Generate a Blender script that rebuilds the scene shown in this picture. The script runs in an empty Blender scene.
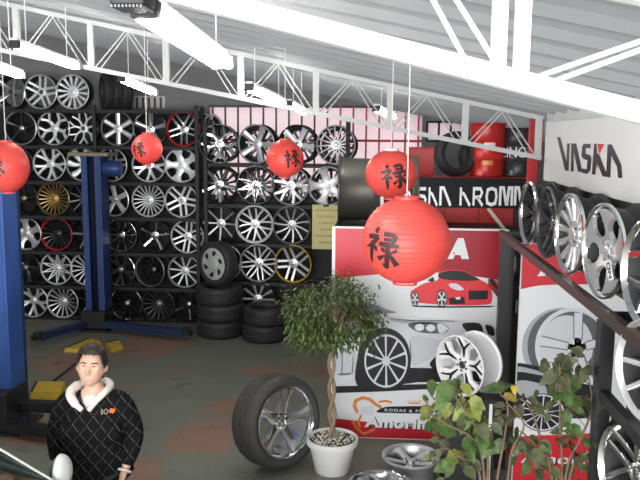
import bpy, bmesh, math, random
from mathutils import Vector, Matrix, Euler
random.seed(7)
PI = math.pi
SC = bpy.context.scene
COL = SC.collection

# ------------------------------------------------------------------ camera
CAM_H = 2.75
FPX = 740.0
YAW, PITCH = math.atan(58 / FPX), math.atan(103 / FPX)
FWD = Vector((-math.sin(YAW) * math.cos(PITCH), math.cos(YAW) * math.cos(PITCH), -math.sin(PITCH)))
RGT = Vector((math.cos(YAW), math.sin(YAW), 0))
UPV = RGT.cross(FWD)
ROLL = math.radians(0.45)
R2 = RGT * math.cos(ROLL) + UPV * math.sin(ROLL)
U2 = -RGT * math.sin(ROLL) + UPV * math.cos(ROLL)
cam_d = bpy.data.cameras.new('camera')
cam_d.sensor_width = 36
cam_d.lens = FPX / 640 * 36
cam_d.clip_start = 0.05
cam = bpy.data.objects.new('camera', cam_d)
COL.objects.link(cam)
cam.matrix_world = Matrix(((R2.x, U2.x, -FWD.x, 0), (R2.y, U2.y, -FWD.y, 0), (R2.z, U2.z, -FWD.z, CAM_H), (0, 0, 0, 1)))
SC.camera = cam
CO = Vector((0, 0, CAM_H))

# ------------------------------------------------------------------ world, daylight, exposure
W = bpy.data.worlds.new('overcast_sky')
SC.world = W
W.use_nodes = True
bg = W.node_tree.nodes['Background']
bg.inputs[0].default_value = (0.93, 0.96, 1.0, 1)
bg.inputs[1].default_value = 1.6
def area(name, loc, rot, sx, sy, power, color=(1, 1, 1)):
    d = bpy.data.lights.new(name, 'AREA')
    d.shape = 'RECTANGLE'; d.size = sx; d.size_y = sy; d.energy = power; d.color = color
    o = bpy.data.objects.new(name, d); COL.objects.link(o)
    o.location = loc; o.rotation_euler = rot
    return o
# daylight coming in through the open street front behind the camera
area('street_daylight', (-1.5, -2.6, 2.2), (math.radians(84), 0, 0), 7.0, 2.6, 430, (1, 0.98, 0.96))
vs = SC.view_settings
vs.view_transform = 'Standard'
vs.look = 'None'
vs.exposure = 0.58
vs.gamma = 1.0
vs.use_curve_mapping = False
LAMP_EMIT = 32.0

# ------------------------------------------------------------------ helpers
def ray(px, py):
    return FWD + R2 * ((px - 320) / FPX) + U2 * ((240 - py) / FPX)
def atY(px, py, Y):
    d = ray(px, py); return CO + d * (Y / d.y)
def atX(px, py, X):
    d = ray(px, py); return CO + d * (X / d.x)
def atZ(px, py, Z):
    d = ray(px, py); return CO + d * ((Z - CAM_H) / d.z)

MATS = {}
def mat(name, col, rough=0.5, metal=0.0, var=0.12, scale=6.0, bump=0.0, spec=0.5, coat=0.0, emit=None, trans=0.0):
    if name in MATS: return MATS[name]
    m = bpy.data.materials.new(name); m.use_nodes = True
    nt = m.node_tree; b = nt.nodes['Principled BSDF']
    b.inputs['Roughness'].default_value = rough
    b.inputs['Metallic'].default_value = metal
    b.inputs['Specular IOR Level'].default_value = spec
    b.inputs['Coat Weight'].default_value = coat
    if trans: b.inputs['Transmission Weight'].default_value = trans
    tc = nt.nodes.new('ShaderNodeTexCoord'); nz = nt.nodes.new('ShaderNodeTexNoise')
    nz.inputs['Scale'].default_value = scale; nz.inputs['Detail'].default_value = 4
    nt.links.new(tc.outputs['Object'], nz.inputs['Vector'])
    mx = nt.nodes.new('ShaderNodeMix'); mx.data_type = 'RGBA'
    mx.inputs['A'].default_value = tuple(c * (1 - var) for c in col) + (1,)
    mx.inputs['B'].default_value = tuple(min(1, c * (1 + var)) for c in col) + (1,)
    nt.links.new(nz.outputs['Fac'], mx.inputs['Factor'])
    nt.links.new(mx.outputs['Result'], b.inputs['Base Color'])
    if bump:
        bp = nt.nodes.new('ShaderNodeBump'); bp.inputs['Strength'].default_value = bump; bp.inputs['Distance'].default_value = 0.01
        nt.links.new(nz.outputs['Fac'], bp.inputs['Height']); nt.links.new(bp.outputs['Normal'], b.inputs['Normal'])
    if emit:
        b.inputs['Emission Color'].default_value = tuple(emit[0]) + (1,); b.inputs['Emission Strength'].default_value = emit[1]
    MATS[name] = m
    return m

CHROME = mat('chrome', (0.74, 0.75, 0.76), 0.14, 1.0, 0.03)
SILVER = mat('silver_paint', (0.80, 0.81, 0.82), 0.34, 0.75, 0.05)
BRIGHT = mat('bright_silver', (0.88, 0.89, 0.90), 0.40, 0.45, 0.04)
GREYW = mat('grey_alloy', (0.42, 0.43, 0.44), 0.38, 0.7, 0.08)
DARKW = mat('gunmetal_alloy', (0.10, 0.105, 0.11), 0.35, 0.7, 0.1)
BLACKW = mat('gloss_black_alloy', (0.018, 0.018, 0.02), 0.22, 0.0, 0.1, coat=0.4)
WHITEW = mat('white_alloy', (0.86, 0.86, 0.87), 0.35, 0.0, 0.03)
GOLDW = mat('gold_alloy', (0.55, 0.36, 0.12), 0.35, 0.8, 0.08)
YELLOWW = mat('yellow_alloy', (0.80, 0.58, 0.03), 0.35, 0.3, 0.08)
REDW = mat('red_alloy', (0.70, 0.02, 0.03), 0.35, 0.1, 0.08)
BRONZE = mat('grey_bronze_alloy', (0.30, 0.28, 0.24), 0.4, 0.6, 0.1)
BARREL_SHADE = mat('barrel_painted_shade', (0.03, 0.03, 0.032), 0.55, 0.0, 0.2, spec=0.25)  # shade inside the wheels, put into the barrel colour
RUBBER = mat('tyre_rubber', (0.028, 0.028, 0.029), 0.62, 0.0, 0.25, 20, 0.15)
RACKM = mat('black_rack_steel', (0.013, 0.013, 0.014), 0.6, 0.0, 0.3, 12)
RACKG = mat('worn_rack_steel', (0.018, 0.018, 0.019), 0.6, 0.0, 0.3, 12)
WHITEP = mat('white_painted_steel', (0.82, 0.83, 0.83), 0.45, 0.0, 0.05, 8)

def new_obj(name, me, m=None, parent=None, loc=None, rot=None):
    o = bpy.data.objects.new(name, me)
    COL.objects.link(o)
    if m is not None:
        ms = m if isinstance(m, (list, tuple)) else [m]
        if not me.materials:
            for k in ms: me.materials.append(k)
    if parent is not None: o.parent = parent
    if loc is not None: o.location = loc
    if rot is not None: o.rotation_euler = rot
    return o
def build(name, bm, m=None, parent=None, loc=None, rot=None, smooth=None, recalc=True):
    if recalc: bmesh.ops.recalc_face_normals(bm, faces=bm.faces)
    me = bpy.data.meshes.new(name); bm.to_mesh(me); bm.free()
    if smooth is not None:
        for p in me.polygons: p.use_smooth = True
        if smooth < 180: me.set_sharp_from_angle(angle=math.radians(smooth))
    return new_obj(name, me, m, parent, loc, rot)
def empty(name, loc=(0, 0, 0), rot=(0, 0, 0)):
    o = bpy.data.objects.new(name, None); COL.objects.link(o)
    o.location = loc; o.rotation_euler = rot; o.empty_display_size = 0.1
    return o
def tag(o, label=None, cat=None, group=None, kind=None):
    if label: o['label'] = label
    if cat: o['category'] = cat
    if group: o['group'] = group
    if kind: o['kind'] = kind
    return o
def structure(name, bm, m, smooth=None):
    return tag(build(name, bm, m, smooth=smooth), kind='structure')

def box(bm, x0, x1, y0, y1, z0, z1, bev=0.0, M=None):
    vs_ = [bm.verts.new(p) for p in ((x0, y0, z0), (x1, y0, z0), (x1, y1, z0), (x0, y1, z0), (x0, y0, z1), (x1, y0, z1), (x1, y1, z1), (x0, y1, z1))]
    fs = [bm.faces.new([vs_[i] for i in f]) for f in ((0, 3, 2, 1), (4, 5, 6, 7), (0, 1, 5, 4), (1, 2, 6, 5), (2, 3, 7, 6), (3, 0, 4, 7))]
    if bev:
        es = list({e for f in fs for e in f.edges})
        r = bmesh.ops.bevel(bm, geom=es, offset=bev, segments=2, affect='EDGES', profile=0.5)
        if M: bmesh.ops.transform(bm, matrix=M, verts=list({v for f in r['faces'] for v in f.verts}))
    elif M:
        bmesh.ops.transform(bm, matrix=M, verts=vs_)
    return bm
def bar(bm, a, b, w, h=None, up=Vector((0, 0, 1))):
    a = Vector(a); b = Vector(b); h = h or w
    d = (b - a).normalized()
    if abs(d.dot(up)) > 0.99: up = Vector((0, 1, 0))
    s = d.cross(up).normalized() * (w / 2); u = s.normalized().cross(d) * (h / 2)
    A = [bm.verts.new(a + i * s + j * u) for i, j in ((-1, -1), (1, -1), (1, 1), (-1, 1))]
    B = [bm.verts.new(b + i * s + j * u) for i, j in ((-1, -1), (1, -1), (1, 1), (-1, 1))]
    bm.faces.new(A[::-1]); bm.faces.new(B)
    for i in range(4): bm.faces.new((A[i], A[(i + 1) % 4], B[(i + 1) % 4], B[i]))
    return bm
def tube(bm, pts, r, n=8, cap=True):
    pts = [Vector(p) for p in pts]
    rs = r if isinstance(r, (list, tuple)) else [r] * len(pts)
    prev = None; ref = None
    for i, p in enumerate(pts):
        d = (pts[min(i + 1, len(pts) - 1)] - pts[max(i - 1, 0)]).normalized()
        if ref is None:
            ref = Vector((0, 0, 1)) if abs(d.z) < 0.9 else Vector((1, 0, 0))
        s = d.cross(ref).normalized(); u = s.cross(d).normalized(); ref = u
        ring = [bm.verts.new(p + (s * math.cos(2 * PI * k / n) + u * math.sin(2 * PI * k / n)) * rs[i]) for k in range(n)]
        if prev:
            for k in range(n): bm.faces.new((prev[k], prev[(k + 1) % n], ring[(k + 1) % n], ring[k]))
        elif cap: bm.faces.new(ring[::-1])
        prev = ring
    if cap: bm.faces.new(prev)
    return bm
def lathe(bm, prof, n=40, axis='Z', closed=False, off=(0, 0, 0)):
    off = Vector(off); rings = []
    for r, h in prof:
        ring = []
        for k in range(n):
            a = 2 * PI * k / n
            c, s = math.cos(a) * r, math.sin(a) * r
            p = {'Z': (c, s, h), 'Y': (c, h, s), 'X': (h, c, s)}[axis]
            ring.append(bm.verts.new(off + Vector(p)))
            if r < 1e-6: break
        rings.append(ring)
    m = len(rings)
    for i in range(m if closed else m - 1):
        A, B = rings[i], rings[(i + 1) % m]
        for k in range(n):
            k2 = (k + 1) % n
            if len(A) == 1 and len(B) == 1: break
            if len(A) == 1: bm.faces.new((A[0], B[k2], B[k]))
            elif len(B) == 1: bm.faces.new((A[k], A[k2], B[0]))
            else: bm.faces.new((A[k], A[k2], B[k2], B[k]))
    return bm
def cr(pts, n=6, closed=False):
    """Catmull-Rom through the points"""
    P = [Vector(p) for p in pts]; out = []
    m = len(P)
    for i in range(m if closed else m - 1):
        p1, p2 = P[i], P[(i + 1) % m]
        p0 = P[(i - 1) % m] if closed or i > 0 else p1
        p3 = P[(i + 2) % m] if closed or i + 2 < m else p2
        for k in range(n):
            t = k / n
            out.append(0.5 * ((2 * p1) + (p2 - p0) * t + (2 * p0 - 5 * p1 + 4 * p2 - p3) * t * t + (3 * p1 - p0 - 3 * p2 + p3) * t ** 3))
    if not closed: out.append(P[-1])
    return out
def eval_mesh(o):
    dg = bpy.context.evaluated_depsgraph_get(); dg.update()
    me = bpy.data.meshes.new_from_object(o.evaluated_get(dg))
    bpy.data.objects.remove(o)
    return me
def copy_thing(root):
    r = root.copy(); COL.objects.link(r)
    for ch in list(root.children):
        c = ch.copy(); COL.objects.link(c); c.parent = r
        for g in list(ch.children):
            d = g.copy(); COL.objects.link(d); d.parent = c
    return r

# ------------------------------------------------------------------ the setting
RACK_Y = atZ(150, 323, 0).y + 0.02           # front of the back rack
WALL_Y = RACK_Y + 0.75
RIGHT_X = 1.285
LEFT_X = -6.9
TY = 5.8
tcA, tcB = atY(0, 3, TY), atY(537, 117, TY)
SLOPE = (tcB.z - tcA.z) / (tcB.x - tcA.x)
def roof_z(x): return tcA.z + 0.07 + SLOPE * (x - tcA.x)

def floor_mat():
    m = bpy.data.materials.new('worn_green_grey_concrete'); m.use_nodes = True
    nt = m.node_tree; b = nt.nodes['Principled BSDF']; N = nt.nodes.new; L = nt.links.new
    tc = N('ShaderNodeTexCoord')
    def noise(s, d=5, r=0.6):
        n = N('ShaderNodeTexNoise'); n.inputs['Scale'].default_value = s; n.inputs['Detail'].default_value = d; n.inputs['Roughness'].default_value = r
        L(tc.outputs['Object'], n.inputs['Vector']); return n
    def ramp(src, a, b_):
        r = N('ShaderNodeValToRGB'); r.color_ramp.elements[0].position = a; r.color_ramp.elements[1].position = b_
        L(src, r.inputs[0]); return r
    def mix(f, a, b_):
        x = N('ShaderNodeMix'); x.data_type = 'RGBA'
        L(f, x.inputs['Factor'])
        for k, v in (('A', a), ('B', b_)):
            if isinstance(v, tuple): x.inputs[k].default_value = v + (1,)
            else: L(v, x.inputs[k])
        return x.outputs['Result']
    c = mix(noise(2.2).outputs['Fac'], (0.14, 0.15, 0.12), (0.25, 0.25, 0.205))
    c = mix(ramp(noise(0.8, 6, 0.66).outputs['Fac'], 0.55, 0.68).outputs[0], c, (0.28, 0.15, 0.10))
    geo = N('ShaderNodeNewGeometry')
    nd = noise(3.0, 5, 0.7)
    for px, py, rr in ((205, 437, 0.42), (228, 405, 0.22), (150, 346, 0.6), (70, 362, 0.45), (262, 372, 0.3), (140, 470, 0.25), (48, 432, 0.35)):
        q = atZ(px, py, 0)
        vd = N('ShaderNodeVectorMath'); vd.operation = 'DISTANCE'; vd.inputs[1].default_value = (q.x, q.y, 0); L(geo.outputs['Position'], vd.inputs[0])
        ad = N('ShaderNodeMath'); ad.operation = 'MULTIPLY_ADD'; L(nd.outputs['Fac'], ad.inputs[0]); ad.inputs[1].default_value = rr * 2.2; L(vd.outputs['Value'], ad.inputs[2])
        mr = N('ShaderNodeMapRange'); mr.inputs['From Min'].default_value = rr * 2.15; mr.inputs['From Max'].default_value = rr * 1.75; mr.inputs['To Max'].default_value = 0.75
        L(ad.outputs[0], mr.inputs['Value']); c = mix(mr.outputs['Result'], c, (0.34, 0.16, 0.105))
    c = mix(ramp(noise(1.7, 6, 0.7).outputs['Fac'], 0.60, 0.74).outputs[0], c, (0.07, 0.075, 0.06))
    c = mix(ramp(noise(30, 3).outputs['Fac'], 0.50, 0.85).outputs[0], c, (0.15, 0.14, 0.115))
    L(c, b.inputs['Base Color'])
    b.inputs['Roughness'].default_value = 0.55
    bp = N('ShaderNodeBump'); bp.inputs['Strength'].default_value = 0.15
    L(noise(40).outputs['Fac'], bp.inputs['Height']); L(bp.outputs['Normal'], b.inputs['Normal'])
    return m
bm = bmesh.new(); box(bm, LEFT_X - 0.2, 3.4, -3.0, WALL_Y + 0.2, -0.1, 0)
structure('floor', bm, floor_mat())

WALLD = mat('dark_back_wall', (0.26, 0.26, 0.26), 0.8, 0, 0.3, 3)
WALLW = mat('off_white_wall', (0.74, 0.75, 0.74), 0.7, 0, 0.05, 3)
WALLG = mat('grey_left_wall', (0.33, 0.34, 0.34), 0.8, 0, 0.15, 3)
# back wall: dark, with an opening for the bright sheeting and one window
sx0, sx1 = atY(210, 140, WALL_Y).x, atY(422, 140, WALL_Y).x
sz0, sz1 = 1.7, 3.22
wx0, wx1 = atY(427, 130, WALL_Y).x, atY(463, 130, WALL_Y).x
wz0, wz1 = atY(445, 141, WALL_Y).z, atY(445, 122, WALL_Y).z
bm = bmesh.new()
y0, y1 = WALL_Y, WALL_Y + 0.12
box(bm, LEFT_X, sx0, y0, y1, 0, 4.7)
box(bm, sx0, sx1, y0, y1, 0, sz0); box(bm, sx0, sx1, y0, y1, sz1, 4.2)
box(bm, sx1, wx0, y0, y1, 0, 4.2)
box(bm, wx0, wx1, y0, y1, 0, wz0); box(bm, wx0, wx1, y0, y1, wz1, 4.2)
box(bm, wx1, 3.4, y0, y1, 0, 4.2)
structure('wall_back', bm, WALLD)
bm = bmesh.new(); box(bm, RIGHT_X, RIGHT_X + 0.1, -3.0, TY + 0.1, 2.2, roof_z(RIGHT_X) + 0.02)
structure('wall_right', bm, WALLW)
bm = bmesh.new(); box(bm, 3.28, 3.4, -3.0, WALL_Y, 0, 2.6)
structure('wall_side', bm, WALLD)
bm = bmesh.new(); box(bm, LEFT_X - 0.12, LEFT_X, -3.0, WALL_Y + 0.12, 0, roof_z(LEFT_X) + 0.05)
structure('wall_left', bm, WALLG)

def sheet_mat():
    m = bpy.data.materials.new('translucent_pinkish_sheet'); m.use_nodes = True
    nt = m.node_tree; nt.nodes.remove(nt.nodes['Principled BSDF'])
    out = nt.nodes['Material Output']
    d = nt.nodes.new('ShaderNodeBsdfDiffuse'); t = nt.nodes.new('ShaderNodeBsdfTranslucent'); x = nt.nodes.new('ShaderNodeMixShader')
    nz = nt.nodes.new('ShaderNodeTexNoise'); nz.inputs['Scale'].default_value = 2
    r = nt.nodes.new('ShaderNodeValToRGB'); r.color_ramp.elements[0].color = (0.80, 0.68, 0.69, 1); r.color_ramp.elements[1].color = (0.88, 0.80, 0.80, 1)
    nt.links.new(nz.outputs['Fac'], r.inputs[0])
    nt.links.new(r.outputs[0], d.inputs[0]); nt.links.new(r.outputs[0], t.inputs[0])
    x.inputs[0].default_value = 0.7
    nt.links.new(d.outputs[0], x.inputs[1]); nt.links.new(t.outputs[0], x.inputs[2]); nt.links.new(x.outputs[0], out.inputs[0])
    return m
SHEET = sheet_mat()
bm = bmesh.new(); box(bm, sx0, sx1, WALL_Y + 0.03, WALL_Y + 0.036, sz0, sz1)
w = tag(build('window_1', bm, SHEET), kind='structure')
bm = bmesh.new(); box(bm, wx0, wx1, WALL_Y + 0.03, WALL_Y + 0.036, wz0, wz1)
w2 = tag(build('window_2', bm, SHEET), kind='structure')
bm = bmesh.new()
for f in (0.0, 0.33, 0.66, 1.0):
    bar(bm, (wx0 + (wx1 - wx0) * f, WALL_Y, wz0), (wx0 + (wx1 - wx0) * f, WALL_Y, wz1), 0.03)
bar(bm, (wx0, WALL_Y, wz0), (wx1, WALL_Y, wz0), 0.03); bar(bm, (wx0, WALL_Y, wz1), (wx1, WALL_Y, wz1), 0.03)
build('window_frame', bm, RACKM, w2)

# roof of ribbed sheets falling to the right
bm = bmesh.new()
n = 40; ys = []
yy = -2.8
prof = []
while yy < WALL_Y + 0.15:
    prof += [(yy, 0), (yy + 0.26, 0), (yy + 0.28, -0.035), (yy + 0.32, -0.035)]
    yy += 0.34
xs = [LEFT_X - 0.3, -4.5, -2.2, 0, RIGHT_X + 0.3, 3.5]
rows = [[bm.verts.new((x, y, roof_z(x) + dz)) for x in xs] for y, dz in prof]
for i in range(len(rows) - 1):
    for j in range(len(xs) - 1): bm.faces.new((rows[i][j], rows[i][j + 1], rows[i + 1][j + 1], rows[i + 1][j]))
r = bmesh.ops.solidify(bm, geom=bm.faces[:], thickness=0.012)
structure('ceiling', bm, mat('galvanised_roof_sheet', (0.42, 0.43, 0.435), 0.55, 0.1, 0.08, 1.5))

# ------------------------------------------------------------------ roof trusses
def truss_parts(root, bot, top, verticals, Y, cw, vw, diags, dr, m=WHITEP):
    """bot, top: pairs of world points (chord axes); verticals / diags in world points"""
    bm = bmesh.new(); bar(bm, bot[0], bot[1], cw, cw); build('bottom_chord', bm, m, root)
    bm = bmesh.new(); bar(bm, top[0], top[1], cw, cw); build('top_chord', bm, m, root)
    for a, b in verticals:
        bm = bmesh.new(); bar(bm, a, b, vw, vw * 0.7); build('upright', bm, m, root)
    for a, b in diags:
        for dy in (-dr * 3.2, dr * 3.2):
            bm = bmesh.new(); tube(bm, [Vector(a) + Vector((dy, 0, 0)), Vector(b) + Vector((dy * 1.6, 0, 0))], dr, 8); build('brace_rod', bm, m, root)
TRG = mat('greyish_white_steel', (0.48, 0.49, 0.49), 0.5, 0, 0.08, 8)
def line_at(p, q, x):
    t = (x - p.x) / (q.x - p.x); return p + (q - p) * t
b0, b1 = atY(0, 50, TY), atY(541, 158, TY)
t0, t1 = tcA, tcB
sl = (b1 - b0) / (b1.x - b0.x)
xl = b0.x - 0.75
root = tag(empty('roof_truss', (b1.x, TY, 0)), 'long white lattice truss spanning above the back wheel racks', 'roof truss', 'white roof trusses')
def rel(p): return Vector(p) - Vector((b1.x, TY, 0))
BOT = (rel(line_at(b0, b1, xl)), rel(b1)); TOP = (rel(line_at(t0, t1, xl)), rel(line_at(t0, t1, b1.x)))
pxs = [20, 93, 167, 241, 316, 390, 466, 540]
vx = [atY(p, 100, TY).x for p in pxs]
vx = [vx[0] - (vx[1] - vx[0])] + vx
vert = [(rel(line_at(b0, b1, x)), rel(line_at(t0, t1, x))) for x in vx]
dg = []
for a, b in zip(vx[:-1], vx[1:]):
    m_ = (a + b) / 2
    dg.append((rel(line_at(t0, t1, m_)), rel(line_at(b0, b1, a + 0.04)))); dg.append((rel(line_at(t0, t1, m_)), rel(line_at(b0, b1, b - 0.04))))
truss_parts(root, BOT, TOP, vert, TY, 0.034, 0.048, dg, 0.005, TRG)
# near truss
NY = 1.6
nb0, nb1 = atY(180, -6, NY), atY(640, 113, NY)
nsl = (nb1.z - nb0.z) / (nb1.x - nb0.x)
def nb(x): return Vector((x, NY, nb0.z + nsl * (x - nb0.x)))
def nt_(x): return Vector((x, NY, roof_z(x) - 0.075))
root = tag(empty('roof_truss', (1.0, NY, 0)), 'white lattice truss crossing near the camera at the top right', 'roof truss', 'white roof trusses')
def rel(p): return Vector(p) - Vector((1.0, NY, 0))
xr = RIGHT_X - 0.02
v1, v2 = atY(498, 60, NY).x, atY(521, 60, NY).x
vert = [(rel(nb(v1)), rel(nt_(v1))), (rel(nb(v2)), rel(nt_(v2))), (rel(nb(-1.2)), rel(nt_(-1.2)))]
dg = [(rel(nt_(v1 - 0.18)), rel(nb(v1 - 0.02))), (rel(nt_(v2 + 0.42)), rel(nb(v2 + 0.02)))]
truss_parts(root, (rel(nb(-3.0)), rel(nb(xr))), (rel(nt_(-3.0)), rel(nt_(xr))), vert, NY, 0.043, 0.031, dg, 0.006)

# ------------------------------------------------------------------ fluorescent lamps
TUBE = mat('lit_fluorescent_tube', (1, 1, 1), 0.4, 0, 0.0, emit=((1.0, 0.99, 0.95), LAMP_EMIT))
HOUS = mat('white_lamp_housing', (0.75, 0.76, 0.76), 0.4, 0, 0.04)
DARKP = mat('dark_plastic', (0.03, 0.03, 0.035), 0.5, 0, 0.2)
def lamp(p, q, label, wdt=0.08, tr=0.014):
    c = (p + q) / 2
    root = tag(empty('fluorescent_lamp', c), label, 'ceiling lamp', 'fluorescent tube lamps under the roof')
    a, b = p - c, q - c; d = (b - a).normalized(); s = d.cross(Vector((0, 0, 1))).normalized()
    bm = bmesh.new(); bar(bm, a + Vector((0, 0, 0.045)), b + Vector((0, 0, 0.045)), wdt * 0.62, 0.02); build('housing', bm, HOUS, root)
    for k in (-1, 1):
        bm = bmesh.new(); tube(bm, [a + d * 0.04 + s * k * wdt * 0.27, b - d * 0.04 + s * k * wdt * 0.27], tr, 10); build('tube', bm, TUBE, root, smooth=60)
    for e, sg in ((a, 1), (b, -1)):
        bm = bmesh.new(); bar(bm, e - d * sg * 0.01 + Vector((0, 0, 0.012)), e + d * sg * 0.03 + Vector((0, 0, 0.012)), wdt * 0.8, 0.05); build('end_cap', bm, DARKP if e is a else HOUS, root)
    for e in (a + d * 0.15, b - d * 0.15):
        top = roof_z((c + e).x) - c.z
        bm = bmesh.new(); tube(bm, [e + Vector((0, 0, 0.06)), Vector((e.x, e.y, top))], 0.004, 6); build('hanger', bm, HOUS, root)
    return root
lamp(atY(145, 13, 2.25), atY(224, 66, 3.35), 'large glaring tube lamp nearest the camera, in line with the dark ribbed box', 0.105, 0.02)
lamp(atY(14, 46, 4.9), atY(77, 68, 5.75), 'long tube lamp above the chrome wheels at the far left')
lamp(atY(-22, 62, 5.2), atY(21, 77, 5.8), 'tube lamp cut off by the left edge of the view')
lamp(atY(121, 80, 6.7), atY(155, 94, 7.4), 'tube lamp over the upright tyres at the left rack top')
lamp(atY(249, 89, 5.4), atY(283, 104, 6.4), 'tube lamp hanging over the middle of the truss, with dark end')
lamp(atY(289, 105, 6.8), atY(305, 114, 7.4), 'short tube lamp just right of the lamp at mid truss')
lamp(atY(376, 110, 6.7), atY(394, 118, 7.2), 'small tube lamp glowing behind the truss over the pale sheeting')
# dark ribbed box at the head of the near lamp
p = atY(133, -1, 2.15)
root = tag(empty('ribbed_box', p), 'dark ribbed box beside the near end of the large glaring lamp', 'electrical box')
bm = bmesh.new(); box(bm, -0.052, 0.052, -0.06, 0.06, -0.025, 0.07, 0.012); build('case', bm, DARKP, root, smooth=40)
bm = bmesh.new()
for k in range(9): box(bm, -0.047 + k * 0.0105, -0.041 + k * 0.0105, -0.055, 0.055, -0.031, -0.024)
build('rib', bm, mat('grey_ribs', (0.25, 0.26, 0.28), 0.4, 0.5), root)
bm = bmesh.new(); tube(bm, [(0, 0, 0.06), (0, 0, roof_z(p.x) - p.z)], 0.006, 6); build('hanger', bm, HOUS, root)

# ------------------------------------------------------------------ wheels
def spoke(bm, st, thick):
    """st: list of (r, angle, half width, y)"""
    prev = None
    for i, (r, a, hw, y) in enumerate(st):
        p = Vector((r * math.sin(a), 0, r * math.cos(a)))
        j0, j1 = st[max(i - 1, 0)], st[min(i + 1, len(st) - 1)]
        q0 = Vector((j0[0] * math.sin(j0[1]), 0, j0[0] * math.cos(j0[1]))); q1 = Vector((j1[0] * math.sin(j1[1]), 0, j1[0] * math.cos(j1[1])))
        d = (q1 - q0).normalized(); s = Vector((d.z, 0, -d.x))
        e = min(0.008, hw * 0.5)
        ring = [bm.verts.new(p + s * u + Vector((0, yy, 0))) for u, yy in ((-hw, y + thick), (-hw, y + e), (-hw * 0.62, y), (hw * 0.62, y), (hw, y + e), (hw, y + thick))]
        if prev:
            for k in range(6): bm.faces.new((prev[k], prev[(k + 1) % 6], ring[(k + 1) % 6], ring[k]))
        else: bm.faces.new(ring[::-1])
        prev = ring
    bm.faces.new(prev)
def wheel_meshes(kind, nsp, R, w, w0, w1, twist=0.0, split=0.2, hub=0.26, lip=0.035, dish=0.05, out=0.014, thick=0.03, rot0=0.0):
    """meshes centred on the axle at (0,0,R), the face towards -Y"""
    f = -w / 2
    rim = bmesh.new()
    L = lip
    prof = [(R, f + 0.014), (R, f), (R - 0.008, f - 0.004), (R - L * 0.6, f + 0.002), (R - L, f + 0.012 + L * 0.25), (R - L - 0.012, f + 0.07), (R - L - 0.02, w / 2 - 0.03), (R - 0.012, w / 2), (R, w / 2), (R, w / 2 - 0.014),
            (R - 0.014, w / 2 - 0.02), (R - L + 0.002 - 0.012, w / 2 - 0.07), (R - L - 0.004, f + 0.085), (R - 0.016, f + 0.022)]
    lathe(rim, prof, 48, 'Y', True, (0, 0, R))
    rim.faces.ensure_lookup_table()
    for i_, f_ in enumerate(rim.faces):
        if i_ // 48 in (4, 5, 6, 7, 8, 9, 10, 11, 12): f_.material_index = 1  # barrel and back flange faces take the second slot, by default the painted shade
    sp = bmesh.new()
    Ro = R - L - 0.004; rh = hub * R
    def yv(t): return f + dish + (out - dish) * (t ** 1.4)
    ts = [0, 0.16, 0.33, 0.5, 0.67, 0.84, 1.0]
    def st(a0, da0, da1, wa, wb, ta=0, tb=1.0, pw=1.0):
        res = []
        for t in [ta + (tb - ta) * k for k in ts]:
            u = (t - ta) / max(1e-6, tb - ta)
            r = rh * 0.72 + (Ro - rh * 0.72) * t
            res.append((r, a0 + twist * t ** 1.4 + da0 + (da1 - da0) * u ** pw, wa + (wb - wa) * u, yv(t)))
        return res
    for k in range(nsp):
        a = 2 * PI * k / nsp + rot0
        if kind == 'straight': spoke(sp, st(a, 0, 0, w0, w1), thick)
        elif kind == 'double':
            for sg in (-1, 1):
                spoke(sp, [(r, a + sg * split * rh * 1.5 / r, hw, y) for r, _, hw, y in st(a, 0, 0, w0, w1)] if twist == 0 else st(a, sg * split, sg * split * 0.4, w0, w1), thick)
        elif kind == 'V':
            for sg in (-1, 1): spoke(sp, st(a, sg * 0.04, sg * split, w0, w1), thick)
        elif kind == 'Y':
            spoke(sp, st(a, 0, 0, w0 * 1.25, w0, 0, 0.5), thick)
            for sg in (-1, 1): spoke(sp, st(a, 0, sg * split, w0 * 0.8, w1, 0.46, 1.0, 0.8), thick)
        elif kind == 'web':
            S = []
            for (r, aa, hw, y), t in zip(st(a, 0, 0, w0, w1), ts):
                S.append((r, aa, w0 + (w1 - w0) * (2 * t - 1) ** 2 if t > 0.5 else w0 + (w0 * 0.5) * (1 - 2 * t), y))
            spoke(sp, S, thick)
    if kind == 'holes':
        nr_, na_ = 16, 150; G = []
        for i in range(nr_ + 1):
            t = i / nr_; r = rh * 0.8 + (Ro - rh * 0.8) * t
            G.append([sp.verts.new((r * math.sin(2 * PI * j / na_), yv(t) - 0.012 * math.sin(PI * t), r * math.cos(2 * PI * j / na_))) for j in range(na_)])
        for i in range(nr_):
            for j in range(na_):
                r = rh * 0.8 + (Ro - rh * 0.8) * (i + 0.5) / nr_
                a = (2 * PI * (j + 0.5) / na_ - rot0) % (2 * PI / nsp) - PI / nsp
                u, v_ = a * r / w0, (r - R * 0.62) / w1
                if u * u + v_ * v_ > 1: sp.faces.new((G[i][j], G[i][(j + 1) % na_], G[i + 1][(j + 1) % na_], G[i + 1][j]))
        bmesh.ops.recalc_face_normals(sp, faces=sp.faces)
        bmesh.ops.solidify(sp, geom=sp.faces[:], thickness=0.022)
    lathe(sp, [(0, f + dish - 0.004), (rh * 0.6, f + dish - 0.006), (rh * 0.92, f + dish - 0.002), (rh, f + dish + 0.012), (rh, f + dish + 0.06), (0, f + dish + 0.06)], 28, 'Y', False, (0, 0, R))
    # spokes were laid out about the origin: lift them to the axle
    hubv = 28 * 4 + 2
    vsl = list(sp.verts)
    for v in vsl[:len(vsl) - hubv]: v.co.z += R
    cap = bmesh.new()
    rc = min(0.036, rh * 0.5)
    lathe(cap, [(0, f + dish - 0.014), (rc * 0.7, f + dish - 0.013), (rc, f + dish - 0.008), (rc, f + dish + 0.01), (0, f + dish + 0.01)], 20, 'Y', False, (0, 0, R))
    lugs = []
    nl = 5
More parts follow.
